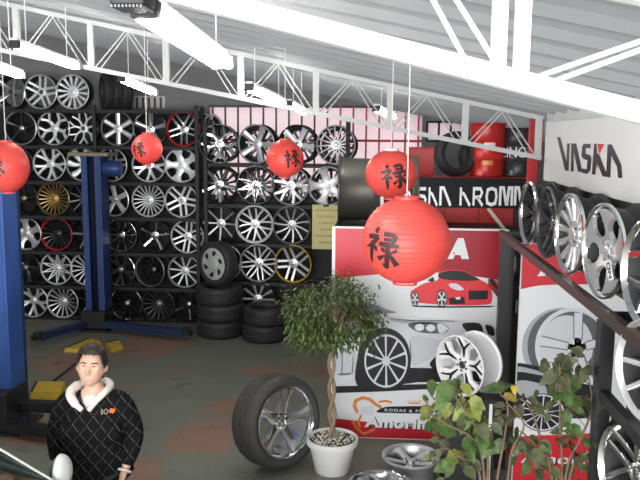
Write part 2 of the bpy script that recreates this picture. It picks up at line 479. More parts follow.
    for k in range(nl):
        a = 2 * PI * (k + 0.5) / nl + rot0; rr = rh * 0.72
        b = bmesh.new()
        lathe(b, [(0, f + dish - 0.016), (0.008, f + dish - 0.014), (0.0095, f + dish + 0.002), (0, f + dish + 0.002)], 8, 'Y', False, (rr * math.sin(a), 0, R + rr * math.cos(a)))
        lugs.append(b)
    return rim, sp, cap, lugs
def place_center(root, center, R, rot):
    root.rotation_euler = rot
    root.location = Vector(center) - Euler(rot).to_matrix() @ Vector((0, 0, R))
STY = {  # kind, n, w0, w1, extra
    'five': ('straight', 5, .030, .040, {}), 'fivewide': ('web', 5, .042, .085, {}), 'six': ('straight', 6, .030, .036, dict(dish=.03, out=.022)),
    'double5': ('double', 5, .017, .019, dict(split=.42)), 'double6': ('double', 6, .014, .016, dict(split=.36)), 'y5': ('Y', 5, .024, .020, dict(split=.36)),
    'y7': ('Y', 7, .014, .012, dict(split=.26)), 'y10': ('Y', 10, .008, .008, dict(split=.18)), 'v5': ('V', 5, .019, .021, dict(split=.27)), 'v7': ('V', 7, .012, .012, dict(split=.24)),
    'v9': ('V', 9, .008, .009, dict(split=.2)), 'blade14': ('straight', 14, .010, .022, dict(hub=.36, dish=.03)), 'blade7': ('straight', 7, .022, .046, dict(twist=.25)),
    'blade10': ('straight', 10, .010, .021, {}), 'ten': ('straight', 10, .013, .013, {}), 'multi16': ('straight', 16, .007, .010, {}), 'multi20': ('straight', 20, .006, .008, {}),
    'mesh': ('V', 10, .008, .008, dict(split=.34)), 'blade11': ('straight', 11, .011, .017, dict(twist=.12)), 'star9': ('V', 8, .009, .012, dict(split=.28, dish=.03)),
    'deep': ('straight', 10, .010, .012, dict(dish=.12, out=.10)), 'eight': ('straight', 8, .012, .015, {}), 'fivethin': ('straight', 5, .018, .024, {}), 'holes': ('holes', 5, .062, .072, dict(dish=.03, out=.004, hub=.26)), 'ywide': ('Y', 5, .036, .036, dict(split=.34, dish=.045)), 'web': ('web', 5, .040, .100, dict(dish=.05, out=.006, hub=.3)),
}
WCACHE = {}
def wheel(sty, R, face, rim, cap, label, group, lugs=False, w=0.21, rot0=0.0, lip=0.03, nut=None, cat='wheel rim', name='alloy_wheel', barrel=None):
    key = (sty, R, w, lip, rot0)
    if key not in WCACHE:
        kd, n_, a_, b_, ex = STY[sty]; s = R / 0.25
        ex = dict(ex)
        r_, s_, c_, l_ = wheel_meshes(kd, n_, R, w, a_ * s, b_ * s, lip=lip, rot0=rot0, **ex)
        ms = []
        for nm, b in (('rim', r_), ('spokes', s_), ('center_cap', c_)):
            bmesh.ops.recalc_face_normals(b, faces=b.faces)
            me = bpy.data.meshes.new(nm); b.to_mesh(me); b.free()
            for p in me.polygons: p.use_smooth = True
            me.set_sharp_from_angle(angle=math.radians(38)); ms.append(me)
        lm = []
        for b in l_:
            bmesh.ops.recalc_face_normals(b, faces=b.faces)
            me = bpy.data.meshes.new('lug_nut'); b.to_mesh(me); b.free(); lm.append(me)
        WCACHE[key] = (ms, lm)
    ms, lm = WCACHE[key]
    root = tag(empty(name), label, cat, group)
    for nm, me, m in zip(('rim', 'spokes', 'center_cap'), ms, (rim, face, cap)):
        me2 = me.copy(); me2.materials.append(m)
        if nm == 'rim': me2.materials.append(barrel or BARREL_SHADE)
        new_obj(nm, me2, None, root)
    if lugs:
        for me in lm:
            me2 = me.copy(); me2.materials.append(nut or DARKW); new_obj('lug_nut', me2, None, root)
    return root

def tyre_mesh(R, w, Rin, grooves=3):
    bm = bmesh.new()
    h = w / 2
    pr = [(Rin, -h * 0.80), (Rin + 0.012, -h * 0.90), (Rin + (R - Rin) * 0.45, -h), (R - (R - Rin) * 0.28, -h * 0.96), (R - 0.012, -h * 0.84), (R - 0.003, -h * 0.74)]
    tread = []
    for k in range(grooves):
        c = -h * 0.74 + (k + 1) * (h * 1.48) / (grooves + 1)
        tread += [(R, c - 0.009), (R - 0.009, c - 0.006), (R - 0.009, c + 0.006), (R, c + 0.009)]
    pr += tread + [(r, -y) for r, y in pr[::-1]] + [(Rin - 0.004, h * 0.5), (Rin - 0.004, -h * 0.5)]
    lathe(bm, pr, 56, 'Y', True, (0, 0, R))
    # block pattern on the shoulders
    bm.verts.ensure_lookup_table()
    n_ = 56
    for ring in (5, len(pr) - 2 - 6):
        for k in range(0, n_, 2):
            v = bm.verts[ring * n_ + k]; d = Vector((v.co.x, 0, v.co.z - R)).normalized(); v.co -= d * 0.006
    return bm

# ------------------------------------------------------------------ back wheel racks
ROWS_L = [109.5, 146, 182, 217, 252.5, 287, 320.5]      # shelf lines, left bay
ROWS_R = [164, 205, 244, 282.5, 319]
def rack(name, x0, x1, Y, zs, top, label, posts, grp, panel_top):
    root = tag(empty(name, ((x0 + x1) / 2, Y, 0)), label, 'wheel rack', grp)
    cx = (x0 + x1) / 2; hw = (x1 - x0) / 2
    for z in zs:
        bm = bmesh.new()
        for yy in (0.03, 0.33): box(bm, -hw, hw, yy - 0.025, yy + 0.025, z - 0.05, z)
        for k in range(int(hw * 2 / 0.5) + 1):
            x = -hw + 0.02 + k * 0.5
            box(bm, x - 0.015, x + 0.015, 0.055, 0.305, z - 0.045, z - 0.012)
        build('shelf', bm, RACKG, root)
    bm = bmesh.new(); box(bm, -hw, hw, 0.40, 0.415, 0.02, panel_top); build('back_panel', bm, RACKM, root)
    for px in posts:
        for yy in (0.0, 0.36):
            bm = bmesh.new(); box(bm, px - cx - 0.025, px - cx + 0.025, yy - 0.025, yy + 0.025, 0, top); build('post', bm, RACKG if yy == 0 else RACKM, root)
    return root
left_z = [atY(110, y, RACK_Y).z for y in ROWS_L]
RY2 = RACK_Y - 0.12
right_z = [atY(270, y, RY2).z for y in ROWS_R]
lx0, lx1 = LEFT_X + 0.9, atY(199, 200, RACK_Y).x
rack('wheel_rack', lx0, lx1, RACK_Y, left_z, left_z[0] + 0.06, 'wide black steel rack of seven wheel rows behind the blue lift', [lx0 + 0.03, atY(97, 200, RACK_Y).x, lx1 - 0.02], 'black wheel racks along the back wall', left_z[0])
rx0, rx1 = atY(204, 200, RY2).x, atY(349, 200, RY2).x
rack('wheel_rack', rx0, rx1, RY2, right_z, right_z[0] + 0.62, 'narrower black steel rack with larger wheels right of the wide rack', [rx0 + 0.03, rx1 - 0.03], 'black wheel racks along the back wall', right_z[1] + 0.1)

def back_wheel(px, py, sty, face, rim, cap, label, row, bay='L', R=None, yaw=0, rot0=None, lip=0.022):
    Y = RACK_Y if bay == 'L' else RY2
    zs = left_z if bay == 'L' else right_z
    R = R or (0.248 if bay == 'L' else 0.276)
    p = atY(px, py, Y + 0.05)
    root = wheel(sty, R, face, rim, cap, label, 'wheels on the back racks', rot0=random.uniform(0, 1.2) if rot0 is None else rot0, lip=lip)
    place_center(root, (p.x, Y + (0.16 if bay == 'L' else 0.105), zs[row] + R), R, (0, 0, math.radians(yaw)))
    return root
BW = [
 # row 0
 (10, 92, 'five', CHROME, CHROME, DARKW, 'chrome five-spoke wheel at the left end of the topmost row', 0, 'L', None, -6),
 (40, 92, 'double5', BRIGHT, SILVER, DARKW, 'silver twin-spoke wheel second in the topmost row of the wide rack', 0, 'L'),
 (72, 91, 'blade14', BRIGHT, BRIGHT, BRIGHT, 'bright silver turbine wheel with large hub in the topmost row', 0, 'L'),
 # row 1
 (20, 129, 'fivethin', BLACKW, SILVER, SILVER, 'black wheel with silver rim edge, leftmost in the second row', 1, 'L'),
 (53, 128, 'y5', BRIGHT, SILVER, BRIGHT, 'silver wheel with five curved forked spokes in the second row', 1, 'L'),
 (82, 127, 'y7', BRIGHT, BLACKW, DARKW, 'wheel of thin bright forked spokes on black, second row above the lift post', 1, 'L'),
 (117, 127, 'six', SILVER, GREYW, SILVER, 'wheel with six flat straight spokes right above the lift post', 1, 'L', None, 0, 0.0),
 (149, 126, 'five', CHROME, CHROME, CHROME, 'chrome wheel half hidden above the small left lantern', 1, 'L', None, 5),
 (183, 126, 'double5', CHROME, REDW, CHROME, 'chrome wheel with red rim at the right end of the second row', 1, 'L'),
 # row 2
 (17, 165, 'fivethin', BLACKW, DARKW, DARKW, 'dark wheel mostly hidden behind the lantern at the left edge', 2, 'L'),
 (49, 164, 'v5', BRIGHT, BRIGHT, BRIGHT, 'pale silver split-spoke wheel just right of the leftmost lantern', 2, 'L'),
 (82, 165, 'blade7', BRIGHT, SILVER, BRIGHT, 'silver swirling blade wheel half hidden by the lift post head', 2, 'L'),
 (112, 164, 'double5', SILVER, BRIGHT, SILVER, 'silver twin-spoke wheel partly behind the lift post motor', 2, 'L', None, -8),
 (148, 165, 'v5', SILVER, BRIGHT, SILVER, 'silver split-spoke wheel peeking out below the small left lantern', 2, 'L', None, 4),
 (181, 163, 'fivewide', BRIGHT, BRIGHT, BRIGHT, 'pale wheel of five broad spokes at the right end of the third row', 2, 'L'),
 # row 3
 (22, 200, 'fivethin', BLACKW, BLACKW, GOLDW, 'black wheel with gold centre below the leftmost lantern', 3, 'L'),
 (53, 200, 'multi20', GOLDW, GOLDW, GOLDW, 'gold many-spoked wheel in the middle row', 3, 'L'),
 (83, 201, 'ten', DARKW, DARKW, GREYW, 'dark grey wheel right of the gold one, beside the lift post', 3, 'L'),
 (114, 200, 'five', BRIGHT, SILVER, SILVER, 'silver wheel with five thick spokes just right of the lift post', 3, 'L', None, -8),
 (148, 199, 'multi20', BRIGHT, BRIGHT, SILVER, 'bright silver wheel of about twenty fine spokes', 3, 'L'),
 (181, 199, 'double5', BRIGHT, BRIGHT, GREYW, 'bright twin-spoke wheel with grey hub, fourth row right end', 3, 'L'),
 # row 4
 (25, 235, 'fivewide', SILVER, SILVER, SILVER, 'silver broad-spoke wheel beside the near blue lift post', 4, 'L'),
 (56, 236, 'multi16', BLACKW, REDW, BLACKW, 'black many-spoked wheel with a bright red rim edge', 4, 'L'),
 (85, 236, 'fivethin', DARKW, BLACKW, DARKW, 'dark wheel between the red-edged wheel and lift post', 4, 'L'),
 (120, 236, 'blade10', CHROME, CHROME, GREYW, 'chrome ten-blade wheel in the fifth row right of the post', 4, 'L'),
 (154, 235, 'fivethin', CHROME, BLACKW, CHROME, 'black wheel with thin chrome spokes in the fifth row', 4, 'L'),
 (187, 235, 'double6', BRIGHT, BRIGHT, SILVER, 'silver wheel with six twin spokes, right end of the fifth row', 4, 'L'),
 # row 5
 (24, 268, 'five', BLACKW, BLACKW, GREYW, 'all-black wheel leftmost in the sixth row', 5, 'L'),
 (56, 269, 'mesh', BRIGHT, BRIGHT, SILVER, 'silver cross-mesh wheel in the sixth row left of the post', 5, 'L'),
 (86, 269, 'multi16', BRIGHT, BRIGHT, SILVER, 'silver many-spoked wheel half behind the lift post', 5, 'L'),
 (120, 271, 'v5', DARKW, CHROME, SILVER, 'dark split-spoke wheel with chrome edge in the sixth row', 5, 'L', None, -6),
 (151, 271, 'deep', BLACKW, BRONZE, GREYW, 'matt black deep wheel with wide dull barrel in the sixth row', 5, 'L', None, -14),
 (184, 271, 'ten', BRIGHT, SILVER, SILVER, 'silver ten-spoke wheel beside the hubcapped tyre', 5, 'L'),
 # row 6
 (32, 302, 'v5', SILVER, SILVER, SILVER, 'silver split-spoke wheel at the left of the bottom row', 6, 'L'),
 (62, 303, 'multi16', SILVER, BRIGHT, SILVER, 'silver fine-spoked wheel second in the bottom row', 6, 'L'),
 (90, 303, 'fivethin', BLACKW, BLACKW, DARKW, 'black wheel behind the foot of the far lift post', 6, 'L'),
 (126, 304, 'y10', BLACKW, CHROME, SILVER, 'black wheel with chrome lip in the bottom row', 6, 'L'),
 (158, 304, 'multi16', DARKW, DARKW, GREYW, 'gunmetal many-spoked wheel in the bottom row', 6, 'L'),
 (188, 305, 'fivethin', BLACKW, BLACKW, CHROME, 'black wheel beside the foot of the tyre stack', 6, 'L'),
 # right bay
 (219, 145, 'y5', CHROME, CHROME, CHROME, 'large chrome forked-spoke wheel first in the right rack top row', 0, 'R', None, 3, 0.6),
 (258, 146, 'five', SILVER, SILVER, SILVER, 'large silver five-spoke wheel left of the middle lantern', 0, 'R', None, -12),
 (298, 142, 'five', BRIGHT, BLACKW, CHROME, 'black wheel with bright spokes behind the middle lantern', 0, 'R', None, -8, 0.5),
 (336, 143, 'multi16', BRIGHT, BRIGHT, SILVER, 'white-silver many-spoked wheel right of the middle lantern', 0, 'R'),
 (219, 187, 'fivethin', CHROME, BLACKW, CHROME, 'black wheel with slim chrome spokes in the right rack', 1, 'R'),
 (256, 187, 'mesh', CHROME, CHROME, CHROME, 'chrome mesh wheel in the second row of the right rack', 1, 'R'),
 (291, 187, 'v5', SILVER, SILVER, SILVER, 'silver split five-spoke wheel directly below the middle lantern', 1, 'R', None, -4, 0.2),
 (328, 187, 'fivewide', BRIGHT, BRIGHT, BRIGHT, 'pale silver broad-spoke wheel above the yellow notice', 1, 'R'),
 (221, 226, 'eight', GREYW, BLACKW, SILVER, 'black wheel with fine grey spokes in the right rack', 2, 'R'),
 (255, 226, 'v7', BRIGHT, BRIGHT, BRIGHT, 'bright silver wheel with wide lip in the right rack middle', 2, 'R', None, 0, None, 0.035),
 (292, 225, 'blade11', GREYW, GREYW, SILVER, 'grey eleven-blade wheel left of the yellow notice', 2, 'R'),
 (224, 263, 'five', SILVER, SILVER, SILVER, 'silver wheel half hidden behind the hubcapped tyre', 3, 'R'),
 (259, 264, 'star9', SILVER, SILVER, SILVER, 'silver star-spoked wheel above the two-tyre stack', 3, 'R'),
 (294, 264, 'double5', SILVER, YELLOWW, SILVER, 'wheel with bright yellow rim and silver spokes', 3, 'R', None, -8),
 (258, 300, 'blade10', SILVER, BLACKW, SILVER, 'black wheel with silver blades behind the two-tyre stack', 4, 'R'),
]
for a in BW: back_wheel(*a)
for a in BW:
    if len(a) > 8 and a[8] == 'R' and a[7] < 2:
        p = atY(a[0] + 4, a[1], RY2 + 0.33)
        r_ = wheel('blade14', 0.26, BLACKW, DARKW, BLACKW, 'dark wheel stored behind: ' + a[6], 'second layer of wheels on the right rack', rot0=0.4, lip=0.03, w=0.19)
        place_center(r_, (p.x, RY2 + 0.325, right_z[a[7]] + 0.26), 0.26, (0, 0, 0))

# upright tyres on the left rack top, edge-on rims by the rack gap
def tyre(R, w, Rin, label, group, center=None, rot=(0, 0, 0)):
    root = build('tyre', tyre_mesh(R, w, Rin), RUBBER, smooth=35)
    tag(root, label, 'tyre', group)
    if center is not None: place_center(root, center, R, rot)
    return root
for k, (px, lb) in enumerate(((99, 'upright black tyre next to the turbine wheel on the top row'), (108, 'middle one of three upright tyres on the top row'), (117, 'right-hand one of three upright tyres on the top row'))):
    p = atY(px, 92, RACK_Y)
    tyre(0.262, 0.15, 0.19, lb, 'upright tyres on the rack top', (p.x + 0.06, RACK_Y + 0.16, left_z[0] + 0.262), (0, 0, math.radians(-58)))
gapx = atY(203, 140, RACK_Y).x

# ------------------------------------------------------------------ grille in front of the pale sheeting
GY = WALL_Y - 0.06
root = tag(empty('security_grille', ((sx0 + sx1) / 2, GY, sz0)), 'tall barred grille in front of the pale pink sheeting', 'grille')
BARG = mat('dark_grille_bar', (0.10, 0.09, 0.10), 0.6, 0.1)
BARR = mat('red_grille_bar', (0.62, 0.10, 0.12), 0.6, 0.0)
cxg = (sx0 + sx1) / 2
nb_ = 17
for k in range(nb_):
    x = sx0 + 0.06 + (sx1 - sx0 - 0.12) * k / (nb_ - 1) - cxg
    bm = bmesh.new(); box(bm, x - 0.013, x + 0.013, -0.012, 0.012, 0, sz1 - sz0); build('grille_bar', bm, BARG if k < 10 else BARR, root)
for z, m in ((0.02, BARG), (0.62, BARR), (1.0, BARR), (sz1 - sz0 - 0.02, BARG)):
    bm = bmesh.new(); box(bm, sx0 - cxg, sx1 - cxg, 0.012, 0.035, z - 0.018, z + 0.018); build('grille_rail', bm, m, root)
# short pale slatted strip over the left rack
p0, p1 = atY(112, 108, WALL_Y - 0.05), atY(165, 96, WALL_Y - 0.05)
root = tag(empty('slatted_panel', (p0.x, WALL_Y - 0.05, p0.z)), 'low pale slatted strip above the six-spoke wheel', 'panel')
bm = bmesh.new(); box(bm, 0, p1.x - p0.x, 0.0, 0.03, 0, p1.z - p0.z); build('backing', bm, mat('pale_panel', (0.72, 0.68, 0.68), 0.6), root)
for k in range(9):
    x = (p1.x - p0.x) * (k + 0.3) / 9
    bm = bmesh.new(); box(bm, x - 0.016, x + 0.016, -0.015, 0, 0, p1.z - p0.z - 0.02); build('slat', bm, BARG, root)

# ------------------------------------------------------------------ tyre stacks
def flat_tyre(x, y, z, R, w, Rin, label, group):
    return tyre(R, w, Rin, label, group, (x, y, z + w / 2), (math.radians(-90), 0, random.uniform(0, 1)))
p = atZ(216, 340, 0); sR = 0.325; sy = p.y + sR * 0.9
sw = 0.235
for k, lb in enumerate(('black tyre at the bottom of the three-tyre stack', 'middle tyre of the stack under the hubcapped tyre', 'top flat tyre of the stack, right under the hubcapped tyre')):
    flat_tyre(p.x + (0, 0.012, -0.01)[k], sy, k * sw, sR, sw, 0.2, lb, 'tyres stacked on the floor by the racks')
px2 = atZ(262, 344, 0)
for k, lb in enumerate(('lower tyre of the two-tyre stack by the ficus', 'upper tyre of the two-tyre stack, its round hole showing')):
    flat_tyre(px2.x + 0.015 * k, px2.y + sR * 0.85, k * sw, sR - 0.01, sw, 0.2, lb, 'tyres stacked on the floor by the racks')
# tyre with a silver hubcap standing on the stack
HR = 0.315
hub = tag(empty('hubcapped_tyre'), 'car tyre with silver hubcap standing on top of the tyre stack', 'tyre')
build('tyre', tyre_mesh(HR, 0.21, 0.215), RUBBER, hub, smooth=35)
bm = bmesh.new()
lathe(bm, [(0, -0.102), (0.05, -0.104), (0.075, -0.098), (0.095, -0.088), (0.20, -0.096), (0.222, -0.09), (0.224, -0.06), (0.20, -0.06), (0, -0.07)], 40, 'Y', False, (0, 0, HR))
HC = mat('hubcap_silver', (0.66, 0.70, 0.66), 0.4, 0.35)
hc = build('hubcap', bm, HC, hub, smooth=40)
for k in range(6):
    a = 2 * PI * k / 6
    bm = bmesh.new()
    prev = None
    pts = [(0.115, a - 0.10), (0.18, a - 0.02), (0.19, a + 0.28), (0.175, a + 0.42), (0.125, a + 0.30)]
    f = [bm.verts.new((r * math.sin(t), -0.0975 - (0.003 if r > .15 else 0), HR + r * math.cos(t))) for r, t in pts]
    bm.faces.new(f)
    bmesh.ops.solidify(bm, geom=bm.faces[:], thickness=0.004)
    build('slot', bm, DARKP, hc)
place_center(hub, (p.x - 0.02, sy - 0.02, 3 * sw + HR - 0.006), HR, (0, 0, math.radians(-34)))
# edge-on silver rims stored behind the rack gap
for k, lb in enumerate(('silver wheel seen edge-on in the gap between the two racks', 'second edge-on silver wheel, just right of the first')):
    r_ = wheel('five', 0.24, SILVER, BRIGHT, SILVER, lb, 'edge-on wheels between the racks', w=0.16)
    place_center(r_, (atY(202 + 7 * k, 135, RACK_Y + 0.52).x, RACK_Y + 0.52, left_z[1] + 0.24), 0.24, (0, 0, math.radians(64)))
bm = bmesh.new(); 
root = tag(empty('rim_shelf', (atY(205, 135, RACK_Y + 0.52).x, RACK_Y + 0.5, left_z[1])), 'small wall shelf carrying the edge-on wheels between the racks', 'shelf')
box(bm, -0.2, 0.24, -0.12, 0.23, -0.03, 0); build('board', bm, RACKG, root)
bm = bmesh.new(); bar(bm, (0.02, 0.21, -0.25), (0.02, -0.08, -0.03), 0.03); build('bracket', bm, RACKG, root)

# ------------------------------------------------------------------ big tyre leaning in the foreground, wheels on the floor
BR = 0.385
p = atZ(270, 474, 0)
big = tag(empty('mounted_wheel'), 'large low-profile tyre on a chrome wheel standing on the floor by the ficus', 'tyre')
build('tyre', tyre_mesh(BR, 0.29, 0.283, 4), mat('dusty_tyre_rubber', (0.055, 0.053, 0.05), 0.7, 0, 0.25, 14, 0.1), big, smooth=35)
r_, s_, c_, l_ = wheel_meshes('web', 5, 0.295, 0.27, 0.040, 0.085, lip=0.022, dish=0.075, out=0.02, rot0=0.25)
for nm, b in (('rim', r_), ('spokes', s_), ('center_cap', c_)):
    bmesh.ops.translate(b, verts=b.verts, vec=(0, 0, BR - 0.295)); build(nm, b, CHROME, big, smooth=38)
for b in l_:
    bmesh.ops.translate(b, verts=b.verts, vec=(0, 0, BR - 0.295)); build('lug_nut', b, SILVER, big, smooth=38)
place_center(big, (p.x + 0.035, p.y + 0.16, BR * math.cos(math.radians(8)) + 0.135 * math.sin(math.radians(8))), BR, (math.radians(-8), 0, math.radians(47)))
def lying(px, py, R, sty, face, label, z=0.21):
    p = atZ(px, py, z)
    r = wheel(sty, R, face, face, face, label, 'wheels lying flat on the floor', lugs=True, w=z, barrel=GREYW)
    place_center(r, (p.x, p.y, z / 2), R, (math.radians(-90), 0, random.uniform(0, 1)))
lying(411, 455, 0.235, 'five', SILVER, 'silver wheel lying flat on the floor under the poster logo')
lying(381, 484, 0.24, 'y5', CHROME, 'chrome wheel lying flat, cut off by the bottom edge of the view')

# ------------------------------------------------------------------ flat print helpers
def pfill(bm, pts, y=0.0, mi=0):
    vs_ = [bm.verts.new((u, y, v)) for u, v in pts]
    f = bm.faces.new(vs_); f.material_index = mi
    return f
def strokes(bm, polylines, width, y=0.0, M=None, mi=0):
    """constant-width mitred strokes in the xz plane"""
    for pl in polylines:
        w_ = width
        if isinstance(pl, tuple): pl, w_ = pl
        P = [Vector((a, b)) for a, b in pl]; L_, R_ = [], []
        for i, q in enumerate(P):
            d0 = (q - P[i - 1]).normalized() if i > 0 else None
            d1 = (P[i + 1] - q).normalized() if i < len(P) - 1 else None
            d0 = d0 or d1; d1 = d1 or d0
            n0 = Vector((-d0.y, d0.x)); n1 = Vector((-d1.y, d1.x)); m_ = (n0 + n1)
            m_ = m_.normalized() if m_.length > 1e-4 else n0
            k = w_ / 2 / max(0.45, m_.dot(n0))
            L_.append(q + m_ * k); R_.append(q - m_ * k)
        for i in range(len(P) - 1):
            quad = [L_[i], L_[i + 1], R_[i + 1], R_[i]]
            if M: quad = [M(a) for a in quad]
            f = bm.faces.new([bm.verts.new((a.x, y, a.y)) for a in quad]); f.material_index = mi
def print_mat(name, col, rough=0.3): return mat(name, col, rough, 0, 0.03, 3, spec=0.4)
def print_obj(name, bm, m, parent, loc=(0, 0, 0), rot=None, label=None):
    """a printed layer: faces look towards -Y"""
    for f in bm.faces:
        f.normal_update()
        if f.normal.y > 0: f.normal_flip()
    o = build(name, bm, m, parent, loc, rot, recalc=False)
    if label: o['label'] = label
    return o
def text_mesh(txt, height, shear=0.0, xscale=1.0, space=1.0, bold=0.0):
    cu = bpy.data.curves.new('lettering', 'FONT'); cu.body = txt; cu.size = 1.0; cu.shear = shear; cu.space_character = space; cu.offset = bold
    cu.fill_mode = 'FRONT'
    o = bpy.data.objects.new('lettering', cu); COL.objects.link(o)
    me = eval_mesh(o)
    xs_ = [v.co.x for v in me.vertices]; ys_ = [v.co.y for v in me.vertices]
    k = height / (max(ys_) - min(ys_)); x0, y0 = min(xs_), min(ys_)
    bm = bmesh.new(); bm.from_mesh(me); bpy.data.meshes.remove(me)
    for v in bm.verts: v.co = Vector(((v.co.x - x0) * k * xscale, 0, (v.co.y - y0) * k))
    return bm
# angular letters: each in a box 1 wide, 1 high
LET = {
 'V': [[(0.02, 1.15), (0.62, 0.06), (0.70, 0.06), (0.92, 1.0)]],
 'A': [[(0.10, 0.0), (0.10, 0.97), (0.34, 0.97), (0.92, 0.0)]],
 'S': [[(0.92, 0.93), (0.24, 0.93), (0.12, 0.75), (0.24, 0.56), (0.78, 0.50), (0.90, 0.32), (0.78, 0.07), (0.08, 0.07)]],
 'K': [[(0.12, 0.0), (0.12, 1.0)], [(0.16, 0.72), (0.42, 0.62), (0.95, 0.0)]],
 'R': [[(0.12, 0.0), (0.12, 0.93), (0.70, 0.93), (0.84, 0.72), (0.70, 0.48), (0.2, 0.45)], [(0.45, 0.45), (0.92, 0.0)]],
 'O': [[(0.5, 0.95), (0.18, 0.86), (0.10, 0.5), (0.18, 0.14), (0.5, 0.05), (0.82, 0.14), (0.90, 0.5), (0.82, 0.86), (0.5, 0.95)]],
 'M': [[(0.06, 0.0), (0.06, 0.97), (0.30, 0.97), (0.52, 0.10), (0.60, 0.10), (0.70, 0.97), (0.94, 0.97), (0.94, 0.0)]],
}
def word(bm, txt, x, z, cw, h, gap, wd, y=0.0):
    for ch in txt:
        if ch != ' ':
            strokes(bm, LET[ch], wd, y, M=lambda a, x=x: Vector((x + a.x * cw, z + a.y * h)))
        x += cw + gap
    return x

# ------------------------------------------------------------------ left poster on the floor
PB0, PB1 = atZ(332, 440, 0), atZ(497, 440, 0)
PY = (PB0.y + PB1.y) / 2
PX0, PX1 = atY(332, 430, PY).x, atY(499, 430, PY).x
PW = PX1 - PX0; PH = atY(415, 228, PY).z
poster = tag(empty('advertising_board', (PX0, PY, 0)), 'tall standing board printed with a white car and a red hatchback', 'poster')
GLOSSW = print_mat('printed_white', (0.80, 0.82, 0.84)); PRED = print_mat('printed_red', (0.62, 0.025, 0.04)); PDRED = print_mat('printed_dark_red', (0.36, 0.015, 0.03))
PBLK = print_mat('printed_black', (0.02, 0.02, 0.024)); PGREY = print_mat('printed_grey', (0.42, 0.44, 0.47)); PLG = print_mat('printed_light_grey', (0.66, 0.68, 0.71))
PDG = print_mat('printed_dark_grey', (0.12, 0.125, 0.14)); PORG = print_mat('printed_orange', (0.75, 0.27, 0.05)); PCAR = print_mat('printed_car_white', (0.72, 0.74, 0.77)); PPINK = print_mat('printed_bright_red', (0.75, 0.05, 0.06))
PSLV = print_mat('printed_silver', (0.70, 0.72, 0.76)); PBLUE = print_mat('printed_blue_grey', (0.25, 0.30, 0.36))
bm = bmesh.new(); box(bm, 0, PW, 0, 0.03, 0, PH); build('board', bm, GLOSSW, poster)
bm = bmesh.new(); 
for a, b in (((0.006, 0), (0.006, PH)), ((PW - 0.006, 0), (PW - 0.006, PH)), ((0, PH - 0.006), (PW, PH - 0.006))): bar(bm, (a[0], 0.012, a[1]), (b[0], 0.012, b[1]), 0.045, 0.014)
build('edge_frame', bm, WHITEP, poster)
bm = bmesh.new(); bar(bm, (PW * 0.3, 0.04, PH * 0.7), (PW * 0.3, 0.55, 0), 0.04); build('prop', bm, RACKM, poster)
bm = bmesh.new(); bar(bm, (PW * 0.7, 0.04, PH * 0.7), (PW * 0.7, 0.55, 0), 0.04); build('prop', bm, RACKM, poster)
def P1(px, py):
    q = atY(px, py, PY); return (min(PW - 0.012, max(0.012, q.x - PX0)), min(PH - 0.012, max(0.004, q.z)))
def Z3(zx, zy): return P1(325 + zx / 3.556, 300 + zy / 3.556)     # from the enlarged view of the lower board
def Z2(zx, zy): return P1(400 + zx / 6, 230 + zy / 6)              # from the enlarged view of the upper right
def curve2(pts, n=5, closed=False): return [(v.x, v.y) for v in cr([(a, b, 0) for a, b in pts], n, closed)]
LY = -0.0012
bm = bmesh.new()
pfill(bm, [P1(330, 225), P1(502, 225)] + curve2([P1(502, 280.5), P1(480, 277), P1(450, 273.5), P1(420, 272), P1(390, 273.5), P1(360, 276), P1(330, 279)]), LY)
print_obj('red_band', bm, PRED, poster)
bm = bmesh.new()
pfill(bm, [P1(440, 225), P1(502, 225)] + curve2([P1(502, 280.5), P1(480, 277), P1(450, 273.5), P1(441, 273)]), LY * 2)
print_obj('dark_red_corner', bm, PDRED, poster)
bm = bmesh.new()
def letterA(cx, s=1.0):
    Q = lambda x, y: P1(cx + (x - 459) * s, y)
    pfill(bm, [Q(458, 238), Q(463.6, 238), Q(469, 259), Q(461.6, 259), Q(460.3, 255), Q(454.8, 255), Q(453.3, 259), Q(447.4, 259)], LY * 3)
letterA(459)
for ch, x in (('V', 364), ('S', 404), ('K', 425)):
    strokes(bm, LET[ch], 0.2, LY * 3, M=lambda a, x=x: Vector(P1(x + a.x * 17, 259 - a.y * 19)))
letterA(390)
print_obj('headline_lettering', bm, GLOSSW, poster)
bm = bmesh.new(); pfill(bm, [Z2(318, 143), Z2(324, 128), Z2(330, 143)], LY * 4); print_obj('letter_counter', bm, PDRED, poster)
# red hatchback picture
bm = bmesh.new()
pfill(bm, curve2([Z2(68, 415), Z2(64, 372), Z2(90, 350), Z2(150, 318), Z2(225, 300), Z2(235, 250), Z2(300, 238), Z2(385, 245), Z2(430, 268), Z2(480, 298), Z2(520, 320), Z2(548, 360), Z2(552, 420), Z2(530, 445), Z2(400, 452), Z2(300, 450), Z2(130, 438)], 4, True), LY * 4)
hat = print_obj('red_car_picture', bm, PPINK, poster)
bm = bmesh.new()
pfill(bm, curve2([Z2(232, 262), Z2(300, 243), Z2(385, 250), Z2(430, 272), Z2(476, 298), Z2(380, 304), Z2(250, 292)], 4, True), LY * 5)
pfill(bm, [Z2(410, 362), Z2(528, 362), Z2(524, 415), Z2(412, 418)], LY * 5)
pfill(bm, [Z2(290, 408), Z2(385, 400), Z2(390, 440), Z2(300, 446)], LY * 5)
pfill(bm, [Z2(70, 452), Z2(300, 456), Z2(575, 454), Z2(540, 463), Z2(250, 466), Z2(90, 460)], LY * 5)
pfill(bm, [Z2(165, 300), Z2(200, 280), Z2(208, 305), Z2(185, 312)], LY * 5)
print_obj('dark_glass', bm, PBLK, hat)
bm = bmesh.new()
pfill(bm, curve2([Z2(292, 325), Z2(335, 320), Z2(382, 352), Z2(355, 362), Z2(310, 348)], 4, True), LY * 6)
pfill(bm, [Z2(332, 402), Z2(362, 400), Z2(360, 416), Z2(335, 416)], LY * 6)
